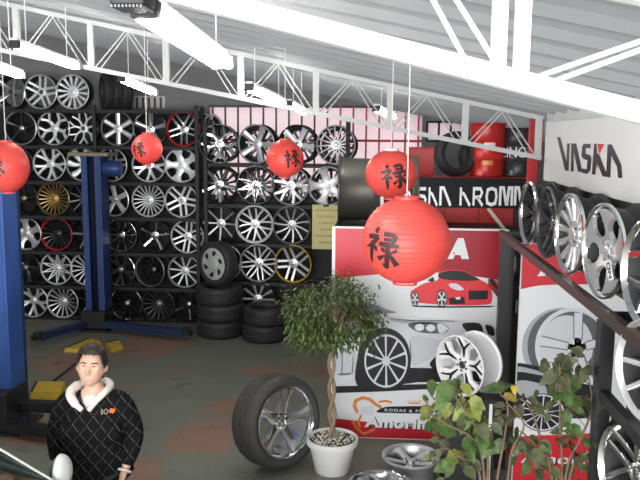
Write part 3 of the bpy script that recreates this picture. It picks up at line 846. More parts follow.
print_obj('headlamp', bm, PSLV, hat)
def pic_wheel(parent, C, cx, cy, rx, ry, n, mt, ms, lay, tyre_k=1.0, sw_=0.10, rim_k=0.84):
    bm = bmesh.new(); N_ = 36
    pfill(bm, [C(cx + rx * math.cos(2 * PI * k / N_), cy + ry * math.sin(2 * PI * k / N_)) for k in range(N_)], LY * lay)
    o = print_obj('pictured_tyre', bm, mt, parent)
    bm = bmesh.new()
    a_, b_ = rim_k, rim_k - 0.07
    for k in range(N_):
        t0_, t1_ = 2 * PI * k / N_, 2 * PI * (k + 1) / N_
        pfill(bm, [C(cx + rx * f * math.cos(t), cy + ry * f * math.sin(t)) for f, t in ((a_, t0_), (a_, t1_), (b_, t1_), (b_, t0_))], LY * (lay + 1))
    for k in range(n):
        t = 2 * PI * k / n + 0.3
        c, s = math.cos(t), math.sin(t)
        pfill(bm, [C(cx + rx * (r * c - u * s), cy + ry * (r * s + u * c)) for r, u in ((0.14, -sw_ * 0.6), (b_, -sw_), (b_, sw_), (0.14, sw_ * 0.6))], LY * (lay + 1))
    pfill(bm, [C(cx + rx * 0.16 * math.cos(2 * PI * k / 16), cy + ry * 0.16 * math.sin(2 * PI * k / 16)) for k in range(16)], LY * (lay + 1))
    print_obj('pictured_rim', bm, ms, o)
    return o
pic_wheel(hat, Z2, 250, 410, 33, 52, 5, PBLK, PSLV, 7, sw_=0.16)
pic_wheel(hat, Z2, 90, 412, 25, 45, 5, PBLK, PSLV, 7, sw_=0.16)
# white car picture
bm = bmesh.new()
pfill(bm, curve2([Z3(18, 300), Z3(18, 80), Z3(60, 62), Z3(140, 60), Z3(230, 62), Z3(300, 55), Z3(400, 66), Z3(480, 72), Z3(560, 76), Z3(608, 100), Z3(612, 250), Z3(600, 292), Z3(480, 298), Z3(330, 296), Z3(200, 300)], 3, True), LY * 2)
car_pic = print_obj('white_car_picture', bm, PCAR, poster)
bm = bmesh.new()
pfill(bm, curve2([Z3(18, 46), Z3(80, 26), Z3(160, 12), Z3(210, 30), Z3(252, 45), Z3(160, 48)], 3, True), LY * 3)
print_obj('pictured_windscreen', bm, PBLUE, car_pic)
bm = bmesh.new()
pfill(bm, [Z3(18, 262), Z3(130, 258), Z3(130, 266), Z3(18, 272)], LY * 3)
print_obj('panel_line', bm, PLG, car_pic)
for pl_ in ([Z3(62, 170), Z3(60, 262)], [Z3(100, 200), Z3(98, 260)], [Z3(235, 64), Z3(310, 74), Z3(420, 72), Z3(500, 78)], [Z3(300, 120), Z3(306, 200), Z3(300, 240)], [Z3(310, 122), Z3(400, 128), Z3(440, 124)]):
    bm = bmesh.new(); strokes(bm, [pl_], 0.007, LY * 3); print_obj('panel_line', bm, PLG, car_pic)
bm = bmesh.new()
pfill(bm, curve2([Z3(306, 130), Z3(400, 140), Z3(470, 150), Z3(600, 150), Z3(606, 200), Z3(480, 200), Z3(430, 190), Z3(360, 215), Z3(310, 232)], 3, True), LY * 3)
pfill(bm, curve2([Z3(20, 175), Z3(60, 168), Z3(108, 180), Z3(108, 255), Z3(20, 258)], 3, True), LY * 3)
print_obj('body_shade', bm, print_mat('printed_body_shade', (0.60, 0.62, 0.655)), car_pic)['kind'] = 'stuff'
bm = bmesh.new(); pfill(bm, curve2([Z3(225, 64), Z3(300, 70), Z3(420, 72), Z3(470, 76), Z3(400, 82), Z3(300, 84), Z3(250, 76)], 3, True), LY * 3); print_obj('bonnet_edge', bm, PGREY, car_pic)
bm = bmesh.new()
pfill(bm, curve2([Z3(296, 85), Z3(350, 78), Z3(420, 84), Z3(440, 100), Z3(420, 118), Z3(345, 116), Z3(312, 104)], 4, True), LY * 3)
print_obj('pictured_headlamp', bm, PDG, car_pic)
bm = bmesh.new()
for cx, cy in ((336, 97), (376, 99)):
    pfill(bm, [Z3(cx + 17 * math.cos(2 * PI * k / 14), cy + 13 * math.sin(2 * PI * k / 14)) for k in range(14)], LY * 4)
pfill(bm, curve2([Z3(400, 84), Z3(425, 88), Z3(438, 102), Z3(420, 116), Z3(404, 114)], 3, True), LY * 4)
print_obj('headlamp_lens', bm, GLOSSW, car_pic)
bm = bmesh.new()
pfill(bm, curve2([Z3(488, 84), Z3(548, 82), Z3(562, 108), Z3(556, 124), Z3(512, 118)], 3, True), LY * 3)
pfill(bm, curve2([Z3(570, 88), Z3(598, 96), Z3(602, 126), Z3(580, 120)], 3, True), LY * 3)
pfill(bm, curve2([Z3(372, 230), Z3(388, 205), Z3(412, 198), Z3(420, 236), Z3(392, 246)], 3, True), LY * 3)
pfill(bm, [Z3(280, 240), Z3(400, 242), Z3(470, 252), Z3(610, 256), Z3(610, 290), Z3(330, 292), Z3(270, 300)], LY * 3)
pfill(bm, [Z3(20, 306), Z3(300, 300), Z3(470, 296), Z3(612, 294), Z3(612, 306), Z3(420, 314), Z3(180, 326), Z3(20, 330)], LY * 3)
print_obj('pictured_grille', bm, PBLK, car_pic)
bm = bmesh.new()
pfill(bm, curve2([Z3(112, 300), Z3(116, 200), Z3(130, 150), Z3(165, 112), Z3(215, 98), Z3(262, 116), Z3(295, 160), Z3(303, 230), Z3(295, 290), Z3(200, 316)], 4, True), LY * 4)
print_obj('wheel_arch', bm, PBLK, car_pic)
pic_wheel(car_pic, Z3, 217, 216, 88, 108, 10, PBLK, PSLV, 5, sw_=0.045, rim_k=0.88)
# lower band and lettering of the poster
bm = bmesh.new(); pfill(bm, [P1(330, 418), P1(360, 421), P1(400, 425.5), P1(450, 427), P1(502, 428), P1(502, 441), P1(330, 441)], LY * 2); print_obj('red_foot_band', bm, PRED, poster)
def L4(zx, zy): return P1(345 + zx / 8, 390 + zy / 8)
bm = bmesh.new()
strokes(bm, [[L4(100, 180), L4(75, 130), L4(85, 85), L4(140, 60), L4(200, 75), L4(240, 110), L4(290, 140)]], 0.030, LY * 3)
strokes(bm, [[L4(60, 240), L4(90, 300), L4(150, 350), L4(200, 330), L4(240, 310)], [L4(270, 95), L4(330, 85), L4(375, 100)], [L4(130, 200), L4(105, 250), L4(120, 300)]], 0.020, LY * 3)
emb = print_obj('flame_emblem', bm, PORG, poster)
bm = bmesh.new(); strokes(bm, [[L4(510, 105), L4(600, 105)]], 0.012, LY * 4)
for k in range(6): strokes(bm, [[L4(515 + k * 17, 98), L4(505 + k * 21, 80)]], 0.006, LY * 4)
print_obj('crown_mark', bm, PORG, poster)
bm = bmesh.new(); pfill(bm, curve2([L4(250, 175), L4(320, 135), L4(450, 130), L4(560, 128), L4(680, 132), L4(760, 160), L4(700, 184), L4(520, 186), L4(360, 182)], 3, True), LY * 4)
print_obj('black_name_band', bm, PBLK, poster)
def put_text(txt, pa, height, width, m, parent, y, shear=0.0, bold=0.0, name='lettering', space=1.05):
    t = text_mesh(txt, height, shear, 1.0, space, bold)
    wx = max(v.co.x for v in t.verts)
    for v in t.verts: v.co = Vector((pa[0] + v.co.x * width / wx, y, pa[1] + v.co.z))
    return print_obj(name, t, m, parent)
a, b = L4(318, 168), L4(720, 168)
put_text('RODAS & PNEUS', a, L4(0, 147)[1] - L4(0, 168)[1], b[0] - a[0], GLOSSW, poster, LY * 5, 0, 0.012, 'name_lettering', 1.25)
a, b = L4(155, 292), L4(800, 292)
hh = L4(0, 205)[1] - L4(0, 292)[1]
a = L4(155, 296); b = L4(690, 296); hh = (L4(0, 203)[1] - L4(0, 296)[1])
put_text('Amorim', (a[0] + 0.008, a[1] - 0.008), hh, b[0] - a[0], PBLK, poster, LY * 5, 0.05, 0.06, 'logo_shadow')
put_text('Amorim', a, hh, b[0] - a[0], GLOSSW, poster, LY * 6, 0.05, 0.045, 'logo_lettering')
bm = bmesh.new(); pfill(bm, [L4(60, 182), L4(240, 180), L4(225, 192), L4(110, 196)], LY * 4); pfill(bm, [L4(130, 135), L4(225, 128), L4(240, 180), L4(120, 182)], LY * 3.5)
print_obj('badge_plate', bm, PSLV, poster)

# ------------------------------------------------------------------ right poster, behind the side rack
QY = atZ(550, 486, 0).y
rail_zz = (atX(502, 232, 1.0).z + atX(640, 331, 1.0).z) / 2
QX0, QX1 = atY(516, 380, QY).x, atY(628, 380, QY).x
QW = QX1 - QX0; QH = min(atY(540, 240, QY).z, rail_zz - 0.06)
post2 = tag(empty('advertising_board', (QX0, QY, 0)), 'standing board printed with a huge silver wheel, behind the side rack', 'poster')
bm = bmesh.new(); box(bm, 0, QW, 0, 0.03, 0, QH); build('board', bm, GLOSSW, post2)
bm = bmesh.new(); bar(bm, (QW * 0.5, 0.04, QH * 0.7), (QW * 0.5, 0.3, 0), 0.04); build('prop', bm, RACKM, post2)
def P2(px, py):
    q = atY(px, py, QY); return (min(QW - 0.004, max(0.004, q.x - QX0)), min(QH - 0.004, max(0.004, q.z)))
def A5(zx, zy): return P2(500 + zx / 4.8, 230 + zy / 4.8)
def A6(zx, zy): return P2(500 + zx / 4.8, 300 + zy / 4.8)
bm = bmesh.new(); pfill(bm, [P2(510, 235), P2(640, 235)] + curve2([P2(640, 290), P2(605, 285), P2(570, 284.5), P2(540, 285.5), P2(510, 289)]), LY); print_obj('red_band', bm, PRED, post2)
bm = bmesh.new(); 
pfill(bm, [A5(178, 222), A5(205, 185), A5(250, 178), A5(215, 220)], LY * 2); pfill(bm, [A5(240, 222), A5(262, 205), A5(300, 222)], LY * 2)
pfill(bm, [A5(330, 170), A5(420, 160), A5(430, 185), A5(350, 205)], LY * 2)
print_obj('headline_lettering', bm, GLOSSW, post2)
bm = bmesh.new(); N_ = 44
def ell(C, cx, cy, rx, ry, n=N_, rot=0.0):
    return [C(cx + rx * math.cos(2 * PI * k / n) * math.cos(rot) - ry * math.sin(2 * PI * k / n) * math.sin(rot), cy + rx * math.cos(2 * PI * k / n) * math.sin(rot) + ry * math.sin(2 * PI * k / n) * math.cos(rot)) for k in range(n)]
pfill(bm, ell(A6, 295, 225, 190, 188, rot=-0.25), LY * 2); wp = print_obj('wheel_picture', bm, PGREY, post2)
bm = bmesh.new(); pfill(bm, ell(A6, 300, 228, 168, 182, rot=-0.2), LY * 3); print_obj('barrel_shade', bm, PDG, wp)
bm = bmesh.new(); pfill(bm, ell(A6, 345, 225, 178, 188), LY * 4); print_obj('outer_lip', bm, PSLV, wp)
bm = bmesh.new(); pfill(bm, ell(A6, 350, 225, 160, 170), LY * 5); print_obj('opening', bm, PDG, wp)
bm = bmesh.new(); pfill(bm, ell(A6, 318, 222, 128, 150), LY * 6); print_obj('background_view', bm, PLG, wp)
bm = bmesh.new(); bs = bmesh.new()
for (x0_, y0_), (x1_, y1_), wa, wb in (((372, 230), (375, 60), 16, 20), ((372, 230), (505, 195), 14, 20), ((372, 230), (195, 195), 12, 22), ((372, 230), (270, 360), 14, 22), ((372, 230), (420, 380), 14, 22)):
    d = Vector((x1_ - x0_, y1_ - y0_)).normalized(); n_ = Vector((-d.y, d.x))
    for e_, ly_, b_ in ((5, 7, bs), (0, 8, bm)):
        pfill(b_, [A6(x0_ + n_.x * (wa + e_), y0_ + n_.y * (wa + e_)), A6(x1_ + n_.x * (wb + e_), y1_ + n_.y * (wb + e_)), A6(x1_ - n_.x * (wb + e_), y1_ - n_.y * (wb + e_)), A6(x0_ - n_.x * (wa + e_), y0_ - n_.y * (wa + e_))], LY * ly_)
print_obj('spoke_outline', bs, PDG, wp)
pfill(bm, ell(A6, 368, 228, 44, 48), LY * 8)
print_obj('pictured_spokes', bm, PSLV, wp)
for cx, cy in ((372, 195), (405, 225), (330, 225), (395, 265), (345, 262)):
    bm = bmesh.new(); pfill(bm, ell(A6, cx, cy, 8, 10, 12), LY * 9); print_obj('pictured_bolt', bm, PBLK, wp)
bm = bmesh.new(); pfill(bm, curve2([A6(55, 300), A6(120, 305), A6(200, 325), A6(300, 380), A6(490, 420), A6(520, 470), A6(520, 560), A6(55, 560)], 3, False) , LY * 8)
tp = print_obj('tyre_picture', bm, PBLK, post2)
bm = bmesh.new(); pfill(bm, curve2([A6(60, 390), A6(130, 385), A6(215, 410), A6(225, 450), A6(140, 470), A6(85, 445)], 3, True), LY * 9)
pfill(bm, curve2([A6(56, 318), A6(120, 322), A6(200, 345), A6(214, 362), A6(120, 345), A6(56, 340)], 3, True), LY * 9); print_obj('tyre_highlight', bm, PGREY, tp)
pic_wheel(post2, P2, 542, 412, 23, 19, 14, PBLK, PSLV, 10, sw_=0.03, rim_k=0.95)
bm = bmesh.new(); pfill(bm, [P2(510, 436), P2(640, 432), P2(640, 500), P2(510, 500)], LY * 10); print_obj('red_foot_band', bm, PRED, post2)
a, b = P2(520, 462), P2(604, 462)
put_text('Amorim', (a[0] + 0.006, a[1] - 0.006), 0.085, (b[0] - a[0]), PBLK, post2, LY * 11, 0.1, 0.045, 'logo_shadow')
put_text('Amorim', a, 0.085, b[0] - a[0], PSLV, post2, LY * 12, 0.1, 0.02, 'logo_lettering')

# ------------------------------------------------------------------ side rack on the right with its wheels
RX = 1.0
q0, q1 = atX(502, 232, RX), atX(640, 331, RX)
rail_z = (q0.z + q1.z) / 2
yfar, ynear = q0.y, 1.9
print('rail z', q0.z, q1.z, 'far', q0.y, q1.y, 'PY', PY, 'RACK', RACK_Y, 'person etc')
lowc = atX(643, 376, RX); LOWR = 0.208
low_z = lowc.z - LOWR
yup = atX(605, 340, RX).y
side = tag(empty('wheel_rack', (RX, 0, 0)), 'black side rack running towards the camera along the right wall', 'wheel rack')
SRM = mat('black_glossy_rack', (0.02, 0.02, 0.022), 0.3, 0.1, 0.2, 10); SRR = mat('brown_black_rail', (0.07, 0.05, 0.04), 0.4, 0.3, 0.3, 8)
dx = 0.235
for xx in (0, dx):
    bm = bmesh.new(); box(bm, xx - 0.02, xx + 0.02, ynear, yfar + 0.03, rail_z - 0.05, rail_z); build('rail', bm, SRR, side)
    bm = bmesh.new(); box(bm, xx - 0.02, xx + 0.02, ynear, yup, low_z - 0.05, low_z); build('rail', bm, SRM, side)
    low2 = low_z - 0.49
    bm = bmesh.new(); box(bm, xx - 0.02, xx + 0.02, ynear, yup, low2 - 0.05, low2); build('rail', bm, SRM, side)
    for y in (yfar, yup, ynear + 0.03):
        ww_ = 0.055 if (y == yfar and xx == 0) else 0.03; xo = 0.045 if (y == yfar and xx == 0) else 0
        bm = bmesh.new(); box(bm, xx + xo - ww_, xx + xo + ww_, y - 0.035, y + 0.035, 0, rail_z - 0.05); build('upright', bm, SRM, side)
for y in (yfar, yup, ynear + 0.03):
    bm = bmesh.new(); box(bm, 0.03, dx - 0.03, y - 0.02, y + 0.02, rail_z - 0.05, rail_z - 0.01); build('cross_bar', bm, SRM, side)
bm = bmesh.new(); box(bm, dx + 0.02, dx + 0.035, ynear, yfar, rail_z, rail_z + 0.56); build('back_panel', bm, mat('black_backing_panel', (0.02, 0.02, 0.022), 0.6), side)
bm = bmesh.new(); box(bm, dx + 0.02, dx + 0.035, ynear, yup, 0.2, rail_z - 0.06); build('back_panel', bm, MATS['black_backing_panel'], side)
def side_wheel(px, py, sty, face, rim, cap, label, R, z, yaw=-80, lugs=True, w=0.17, rot0=0.3, lip=0.022):
    p = atX(px, py, RX + 0.02)
    r = wheel(sty, R, face, rim, cap, label, 'wheels on the side rack', lugs=lugs, w=w, rot0=rot0, lip=lip, nut=CHROME)
    place_center(r, (RX + 0.117, p.y + 0.01, z + R), R, (0, 0, math.radians(yaw)))
    return r
side_wheel(526, 208, 'mesh', BLACKW, CHROME, BLACKW, 'black wheel with chrome edge at the far end of the side rack', 0.222, rail_z, -86)
side_wheel(544, 217, 'y7', DARKW, DARKW, CHROME, 'dark smoky chrome wheel second from the far end of the side rack', 0.222, rail_z, -86)
side_wheel(566, 231, 'blade14', SILVER, CHROME, SILVER, 'bright chrome many-bladed wheel under the lettered white sign', 0.222, rail_z, -84)
wd = side_wheel(599, 246, 'holes', SILVER, CHROME, SILVER, 'chrome wheel with large oval openings and a small white sticker', 0.222, rail_z, -82, rot0=0.1)
side_wheel(646, 268, 'y5', CHROME, CHROME, CHROME, 'chrome wheel at the right edge, upper rail of the side rack', 0.222, rail_z, -80)
side_wheel(643, 376, 'ten', SILVER, SILVER, PBLUE, 'silver wheel with blue centre on the middle rail of the side rack', LOWR, low_z, -72)
side_wheel(622, 462, 'double5', CHROME, CHROME, CHROME, 'silver wheel on the lowest rail of the side rack, behind the leaves', LOWR, low2, -74)
# sticker on the oval-opening wheel
if wd:
    bm = bmesh.new(); box(bm, -0.024, 0.024, -0.0015, 0.0, -0.045, 0.045)
    st_ = build('sticker', bm, GLOSSW, wd, (0.10, -0.088, 0.15), (math.radians(4), math.radians(-22), 0))
    bm = bmesh.new(); strokes(bm, [[(-0.013, 0.032), (0.013, 0.032), (0.013, 0.008), (-0.013, 0.008), (-0.013, 0.032)], [(0.013, 0.008), (-0.013, -0.008), (0.013, -0.008), (-0.013, -0.032), (0.013, -0.032)]], 0.007, -0.003); print_obj('sticker_marks', bm, PBLK, st_)
# edge-on chrome wheel beyond the far upright
fz = atX(510, 304, RX).z
r_ = wheel('five', 0.20, CHROME, CHROME, CHROME, 'chrome wheel seen edge-on just left of the wheel-picture board', 'wheels on the side rack', w=0.17)
yf = yfar + 0.30
place_center(r_, (RX + 0.19, yf, fz + 0.20), 0.20, (0, 0, math.radians(-84)))
for xx in (0, dx):
    bm = bmesh.new(); box(bm, xx - 0.02, xx + 0.02, yfar, yfar + 0.6, fz - 0.05, fz); build('rail', bm, SRM, side)
bm = bmesh.new(); box(bm, 0.05, 0.20, yfar + 0.56, yfar + 0.6, 0, fz - 0.0); build('upright', bm, SRM, side)

# white sign with angular black lettering
s0, s1 = atX(546, 122, RX + dx + 0.0), atX(546, 181, RX + dx)
sgx = RX + dx - 0.0
sgz1, sgz0 = s0.z, s1.z
SG1 = ynear - 0.3; SG0 = s0.y
sign = tag(empty('wall_sign', (sgx, SG0, sgz0)), 'long white sign with angular black lettering above the side rack wheels', 'sign')
SIGNW = mat('sign_white', (0.84, 0.84, 0.82), 0.45, 0, 0.02)
bm = bmesh.new(); box(bm, 0, 0.03, -(SG0 - SG1), 0, 0, sgz1 - sgz0, 0.004); build('panel', bm, SIGNW, sign)
SIGK = print_mat('sign_black', (0.03, 0.032, 0.04)); SIGR = print_mat('sign_red', (0.75, 0.03, 0.03))
def SG(px, py):     # pixel to sign coordinates along the board
    q = atX(px, py, sgx); return (SG0 - q.y, q.z - sgz0)
def SZ(zx, zy): return SG(540 + zx / 5.33, 120 + zy / 5.33)
bm = bmesh.new()
L_ = [
 [(92, 90), (110, 93), (143, 222), (146, 125), (160, 125), (154, 272), (134, 268)],
 [(168, 125), (194, 125), (222, 248), (222, 276), (204, 276), (182, 170), (180, 274), (165, 274)],
 [(226, 140), (236, 126), (272, 128), (272, 150), (246, 150), (244, 178), (272, 190), (276, 210), (270, 270), (252, 288), (222, 280), (222, 258), (250, 262), (254, 215), (228, 205), (222, 190)],
 [(290, 126), (303, 126), (306, 180), (316, 182), (362, 296), (374, 300), (374, 306), (334, 300), (304, 222), (296, 292), (278, 290)],
 [(362, 130), (384, 130), (436, 240), (440, 310), (418, 308), (412, 250), (382, 190), (376, 304), (354, 300)],
]
for pl in L_: pfill(bm, [SZ(*q) for q in pl], 0)
sgl = print_obj('lettering', bm, SIGK, sign, (-0.002, 0, 0), (0, 0, math.radians(-90)))
bm = bmesh.new(); pfill(bm, [SZ(308, 128), SZ(346, 128), SZ(318, 182)], 0); pfill(bm, [SZ(303, 222), SZ(312, 240), SZ(306, 262)], 0)
print_obj('red_accent', bm, SIGR, sign, (-0.003, 0, 0), (0, 0, math.radians(-90)))

# ------------------------------------------------------------------ white wheel on the black pedestal
pc = atY(466, 363, PY - 0.85)
ped_y = PY - 0.85; WR = 0.238
pz = pc.z - WR
ped = tag(empty('display_pedestal', (pc.x + 0.03, ped_y, 0)), 'black pedestal with a pale edge strip, carrying the white wheel', 'pedestal')
bm = bmesh.new(); box(bm, -0.19, 0.19, -0.16, 0.16, 0, pz - 0.02, 0.008); build('body', bm, mat('black_pedestal', (0.018, 0.018, 0.02), 0.5, 0, 0.2), ped)
bm = bmesh.new(); box(bm, -0.20, 0.20, -0.17, 0.17, pz - 0.02, pz); build('top', bm, RACKM, ped)
e = atY(490.5, 415, ped_y - 0.16).x - pc.x - 0.03
bm = bmesh.new(); box(bm, e - 0.012, e + 0.012, -0.168, -0.16, 0.1, pz - 0.03); build('edge_strip', bm, WHITEP, ped)
ww = wheel('ywide', WR, WHITEW, WHITEW, DARKW, 'white five-spoke wheel with black inlays standing before the car poster', None, lugs=True, w=0.23, rot0=0.15, lip=0.016, barrel=WHITEW)
for ch in list(ww.children):
    if ch.name.startswith('spokes'): spk = ch
# black inlay strips down each forked spoke
f_ = -0.115
for k in range(5):
    a = 2 * PI * k / 5 + 0.15
    bm = bmesh.new()
    spoke(bm, [(0.066, a, 0.006, f_ + 0.040), (0.125, a, 0.012, f_ + 0.020), (0.150, a, 0.016, f_ + 0.014)], 0.012)
    for sg in (-1, 1): spoke(bm, [(0.145, a + sg * 0.05, 0.010, f_ + 0.014), (0.18, a + sg * 0.17, 0.008, f_ + 0.008), (0.214, a + sg * 0.27, 0.006, f_ + 0.006)], 0.012)
    for v in bm.verts: v.co.z += WR
    o = build('black_inlay', bm, BLACKW, ww)
place_center(ww, (pc.x + 0.02, ped_y, pz + WR), WR, (0, 0, math.radians(-46)))

# ------------------------------------------------------------------ stand behind the poster with two wide wheels; lettered banner
DY = PY + 0.75
dz = atY(360, 226, DY).z + 0.02
d0, d1 = atY(336, 200, DY).x, atY(505, 200, DY).x
st = tag(empty('display_stand', ((d0 + d1) / 2, DY, 0)), 'black steel stand behind the car poster, carrying two wide wheels', 'stand')
hw = (d1 - d0) / 2
bm = bmesh.new(); box(bm, -hw, hw, -0.25, 0.25, dz - 0.03, dz); build('top', bm, RACKM, st)
for sx in (-1, 1):
    for sy_ in (-1, 1):
        bm = bmesh.new(); box(bm, sx * (hw - 0.03) - 0.02, sx * (hw - 0.03) + 0.02, sy_ * 0.22 - 0.02, sy_ * 0.22 + 0.02, 0, dz - 0.03); build('leg', bm, RACKM, st)
bm = bmesh.new(); bar(bm, (hw - 0.20, -0.27, dz + 0.20), (hw - 0.02, -0.27, dz - 0.02), 0.035, 0.03); build('brace', bm, mat('tan_strip', (0.55, 0.50, 0.42), 0.5), st)
zc = atY(360, 190, DY).z
DR = max(0.3, (atY(360, 154, DY).z - dz) / 2)
OLIVE = mat('dull_dark_barrel', (0.075, 0.072, 0.062), 0.42, 0.55, 0.2, 5)
for k, (pxc, lb, wd_) in enumerate(((359, 'wide dull dark wheel seen edge-on left of the upper lantern', 0.40), (401, 'second wide dark wheel seen edge-on, mostly behind the upper lantern', 0.30))):
    r_ = wheel('five', DR, OLIVE, OLIVE, OLIVE, lb, 'wide wheels on the display stand', w=wd_, lip=0.034, barrel=OLIVE)
    place_center(r_, (atY(pxc, 190, DY).x, DY, dz + DR), DR, (0, 0, math.radians(-88)))
bY = DY - 0.30
bx0, bx1 = atY(400, 190, bY).x, atY(531, 190, bY).x
bz0, bz1 = atY(470, 208, bY).z, atY(470, 178, bY).z
ban = tag(empty('lettered_banner', (bx0, bY, bz0)), 'black banner with angular white lettering between lantern and side rack', 'banner')
bm = bmesh.new(); box(bm, 0, bx1 - bx0, 0, 0.02, 0, bz1 - bz0); build('board', bm, mat('banner_black', (0.010, 0.010, 0.012), 0.6, spec=0.2), ban)
for u in (0.12, bx1 - bx0 - 0.12):
    bm = bmesh.new(); box(bm, u - 0.02, u + 0.02, 0.02, 0.05, dz - bz0, bz1 - bz0); build('upright', bm, RACKM, ban)
bm = bmesh.new()
def BP(px, py): q = atY(px, py, bY); return (q.x - bx0, q.z - bz0)
def bword(txt, xs_):
    for ch, (x0_, x1_) in zip(txt, xs_):
        a = BP(x0_, 205.5); b = BP(x1_, 187.5)
        strokes(bm, LET[ch], 0.19, -0.002, M=lambda c: Vector((a[0] + c.x * (b[0] - a[0]), a[1] + c.y * (b[1] - a[1]))))
bword('ASKA', ((404, 414), (415, 427), (428, 438), (439, 452)))
bword('KROMM', ((459, 471), (472, 484), (485, 498), (499, 513), (514, 528)))
print_obj('lettering', bm, GLOSSW, ban)

# ------------------------------------------------------------------ red and black drums, tyres and red panel at the back right
AY = 8.0
az = atY(470, 176, AY).z
ax0, ax1 = atY(408, 170, AY).x, atY(548, 170, AY).x
cab = tag(empty('tool_cabinet', ((ax0 + ax1) / 2, AY, 0)), 'wide red cabinet behind the black banner, tyres on top', 'cabinet')
hw = (ax1 - ax0) / 2
CRED = mat('cabinet_red', (0.55, 0.03, 0.03), 0.4, 0, 0.2, 4)
bm = bmesh.new(); box(bm, -hw, hw, -0.25, 0.35, 0, az, 0.01); build('body', bm, CRED, cab)
for k in range(4):
    x0_ = -hw + 0.03 + k * (2 * hw - 0.04) / 4
    bm = bmesh.new(); box(bm, x0_, x0_ + (2 * hw - 0.04) / 4 - 0.02, -0.265, -0.25, 0.06, az - 0.50, 0.004); d_ = build('door', bm, mat('cabinet_dark_door', (0.04, 0.035, 0.035), 0.45), cab)
    bm = bmesh.new(); box(bm, x0_, x0_ + (2 * hw - 0.04) / 4 - 0.02, -0.265, -0.25, az - 0.48, az - 0.04, 0.004); build('drawer', bm, CRED, cab)
    bm = bmesh.new(); bar(bm, (x0_ + 0.05, -0.285, az * 0.4), (x0_ + 0.05, -0.285, az * 0.4 + 0.14), 0.015); build('handle', bm, SILVER, d_)
def drum(px, R, ztop_py, m, label, band):
    zt = atY(px, ztop_py, AY).z; h = zt - az; x = atY(px, 130, AY).x
    r = tag(empty('drum', (x, AY + 0.02, az)), label, 'drum', 'drums on the red cabinet')
    bm = bmesh.new(); pr = [(0, 0), (R, 0), (R + 0.008, 0.012), (R, 0.03)]
    for f in (0.34, 0.67): pr += [(R, h * f - 0.03), (R + 0.012, h * f), (R, h * f + 0.03)]
    pr += [(R, h - 0.03), (R + 0.008, h - 0.012), (R, h), (R - 0.02, h - 0.005), (R - 0.025, h - 0.02), (0, h - 0.02)]
    lathe(bm, pr, 40); build('shell', bm, m, r, smooth=35)
    if band:
        t = text_mesh('LING SOL', 0.11, 0, 0.8)
        wx = max(v.co.x for v in t.verts)
        for v in t.verts:
            an = (v.co.x - wx * 0.42) / (R + 0.006)
            v.co = Vector(((R + 0.006) * math.sin(an), -(R + 0.006) * math.cos(an), h * 0.40 + v.co.z))
        build('lettering', t, GLOSSW, r)
    else:
        for s_, z_, m_ in ((0.05, 0.62, GLOSSW), (-0.04, 0.28, PORG)):
            bm = bmesh.new()
            for k in range(6):
                a0_, a1_ = -0.35 + k * 0.1, -0.35 + (k + 1) * 0.1
                bm.faces.new([bm.verts.new(((R + 0.004) * math.sin(a + s_), -(R + 0.004) * math.cos(a + s_), h * z_ + d)) for a, d in ((a0_, -.035), (a1_, -.035), (a1_, .035), (a0_, .035))])
            build('printed_mark', bm, m_, r)
    bm = bmesh.new(); lathe(bm, [(0, h - 0.02), (0.04, h - 0.02), (0.04, h + 0.005), (0, h + 0.005)], 16, 'Z', False, (R * 0.5, 0, 0)); build('bung_cap', bm, DARKP, r)
drum(488, 0.185, 123, mat('drum_red', (0.62, 0.03, 0.025), 0.3, 0.1, 0.15, 3), 'glossy red drum on the cabinet behind the truss end', False)
drum(520, 0.165, 128, mat('drum_black', (0.04, 0.04, 0.042), 0.3, 0.1, 0.2, 3), 'dark drum with white lettering, right of the red drum', True)
p = atY(455, 176, AY - 0.08)
tyre(0.235, 0.13, 0.155, 'large black tyre standing above the banner left of the red drum', 'tyres on the red cabinet', (p.x, AY - 0.10, az + 0.234), (math.radians(-6), 0, math.radians(22)))
tyre(0.20, 0.13, 0.13, 'smaller black tyre half behind the large one above the banner', 'tyres on the red cabinet', (p.x + 0.24, AY + 0.17, az + 0.2), (0, 0, math.radians(30)))
bx = tag(empty('red_box', (atY(421, 160, AY).x, AY + 0.02, az)), 'red box on the cabinet at the left of the tyres', 'box')
bm = bmesh.new(); box(bm, -0.13, 0.13, -0.12, 0.12, 0, 0.28, 0.006); build('body', bm, CRED, bx)
bm = bmesh.new(); box(bm, -0.135, 0.135, -0.125, 0.125, 0.27, 0.30, 0.006); build('lid', bm, mat('box_lid_red', (0.48, 0.02, 0.02), 0.45), bx)
fr = atY(535, 150, TY + 0.5)
o = tag(empty('red_post', (fr.x, fr.y, 0)), 'red steel post beside the end of the white sign', 'post')
bm = bmesh.new(); box(bm, -0.05, 0.05, -0.05, 0.05, 0.015, roof_z(fr.x) - 0.05); build('shaft', bm, CRED, o)
bm = bmesh.new(); box(bm, -0.11, 0.11, -0.1, 0.1, 0, 0.015); build('base_plate', bm, CRED, o)
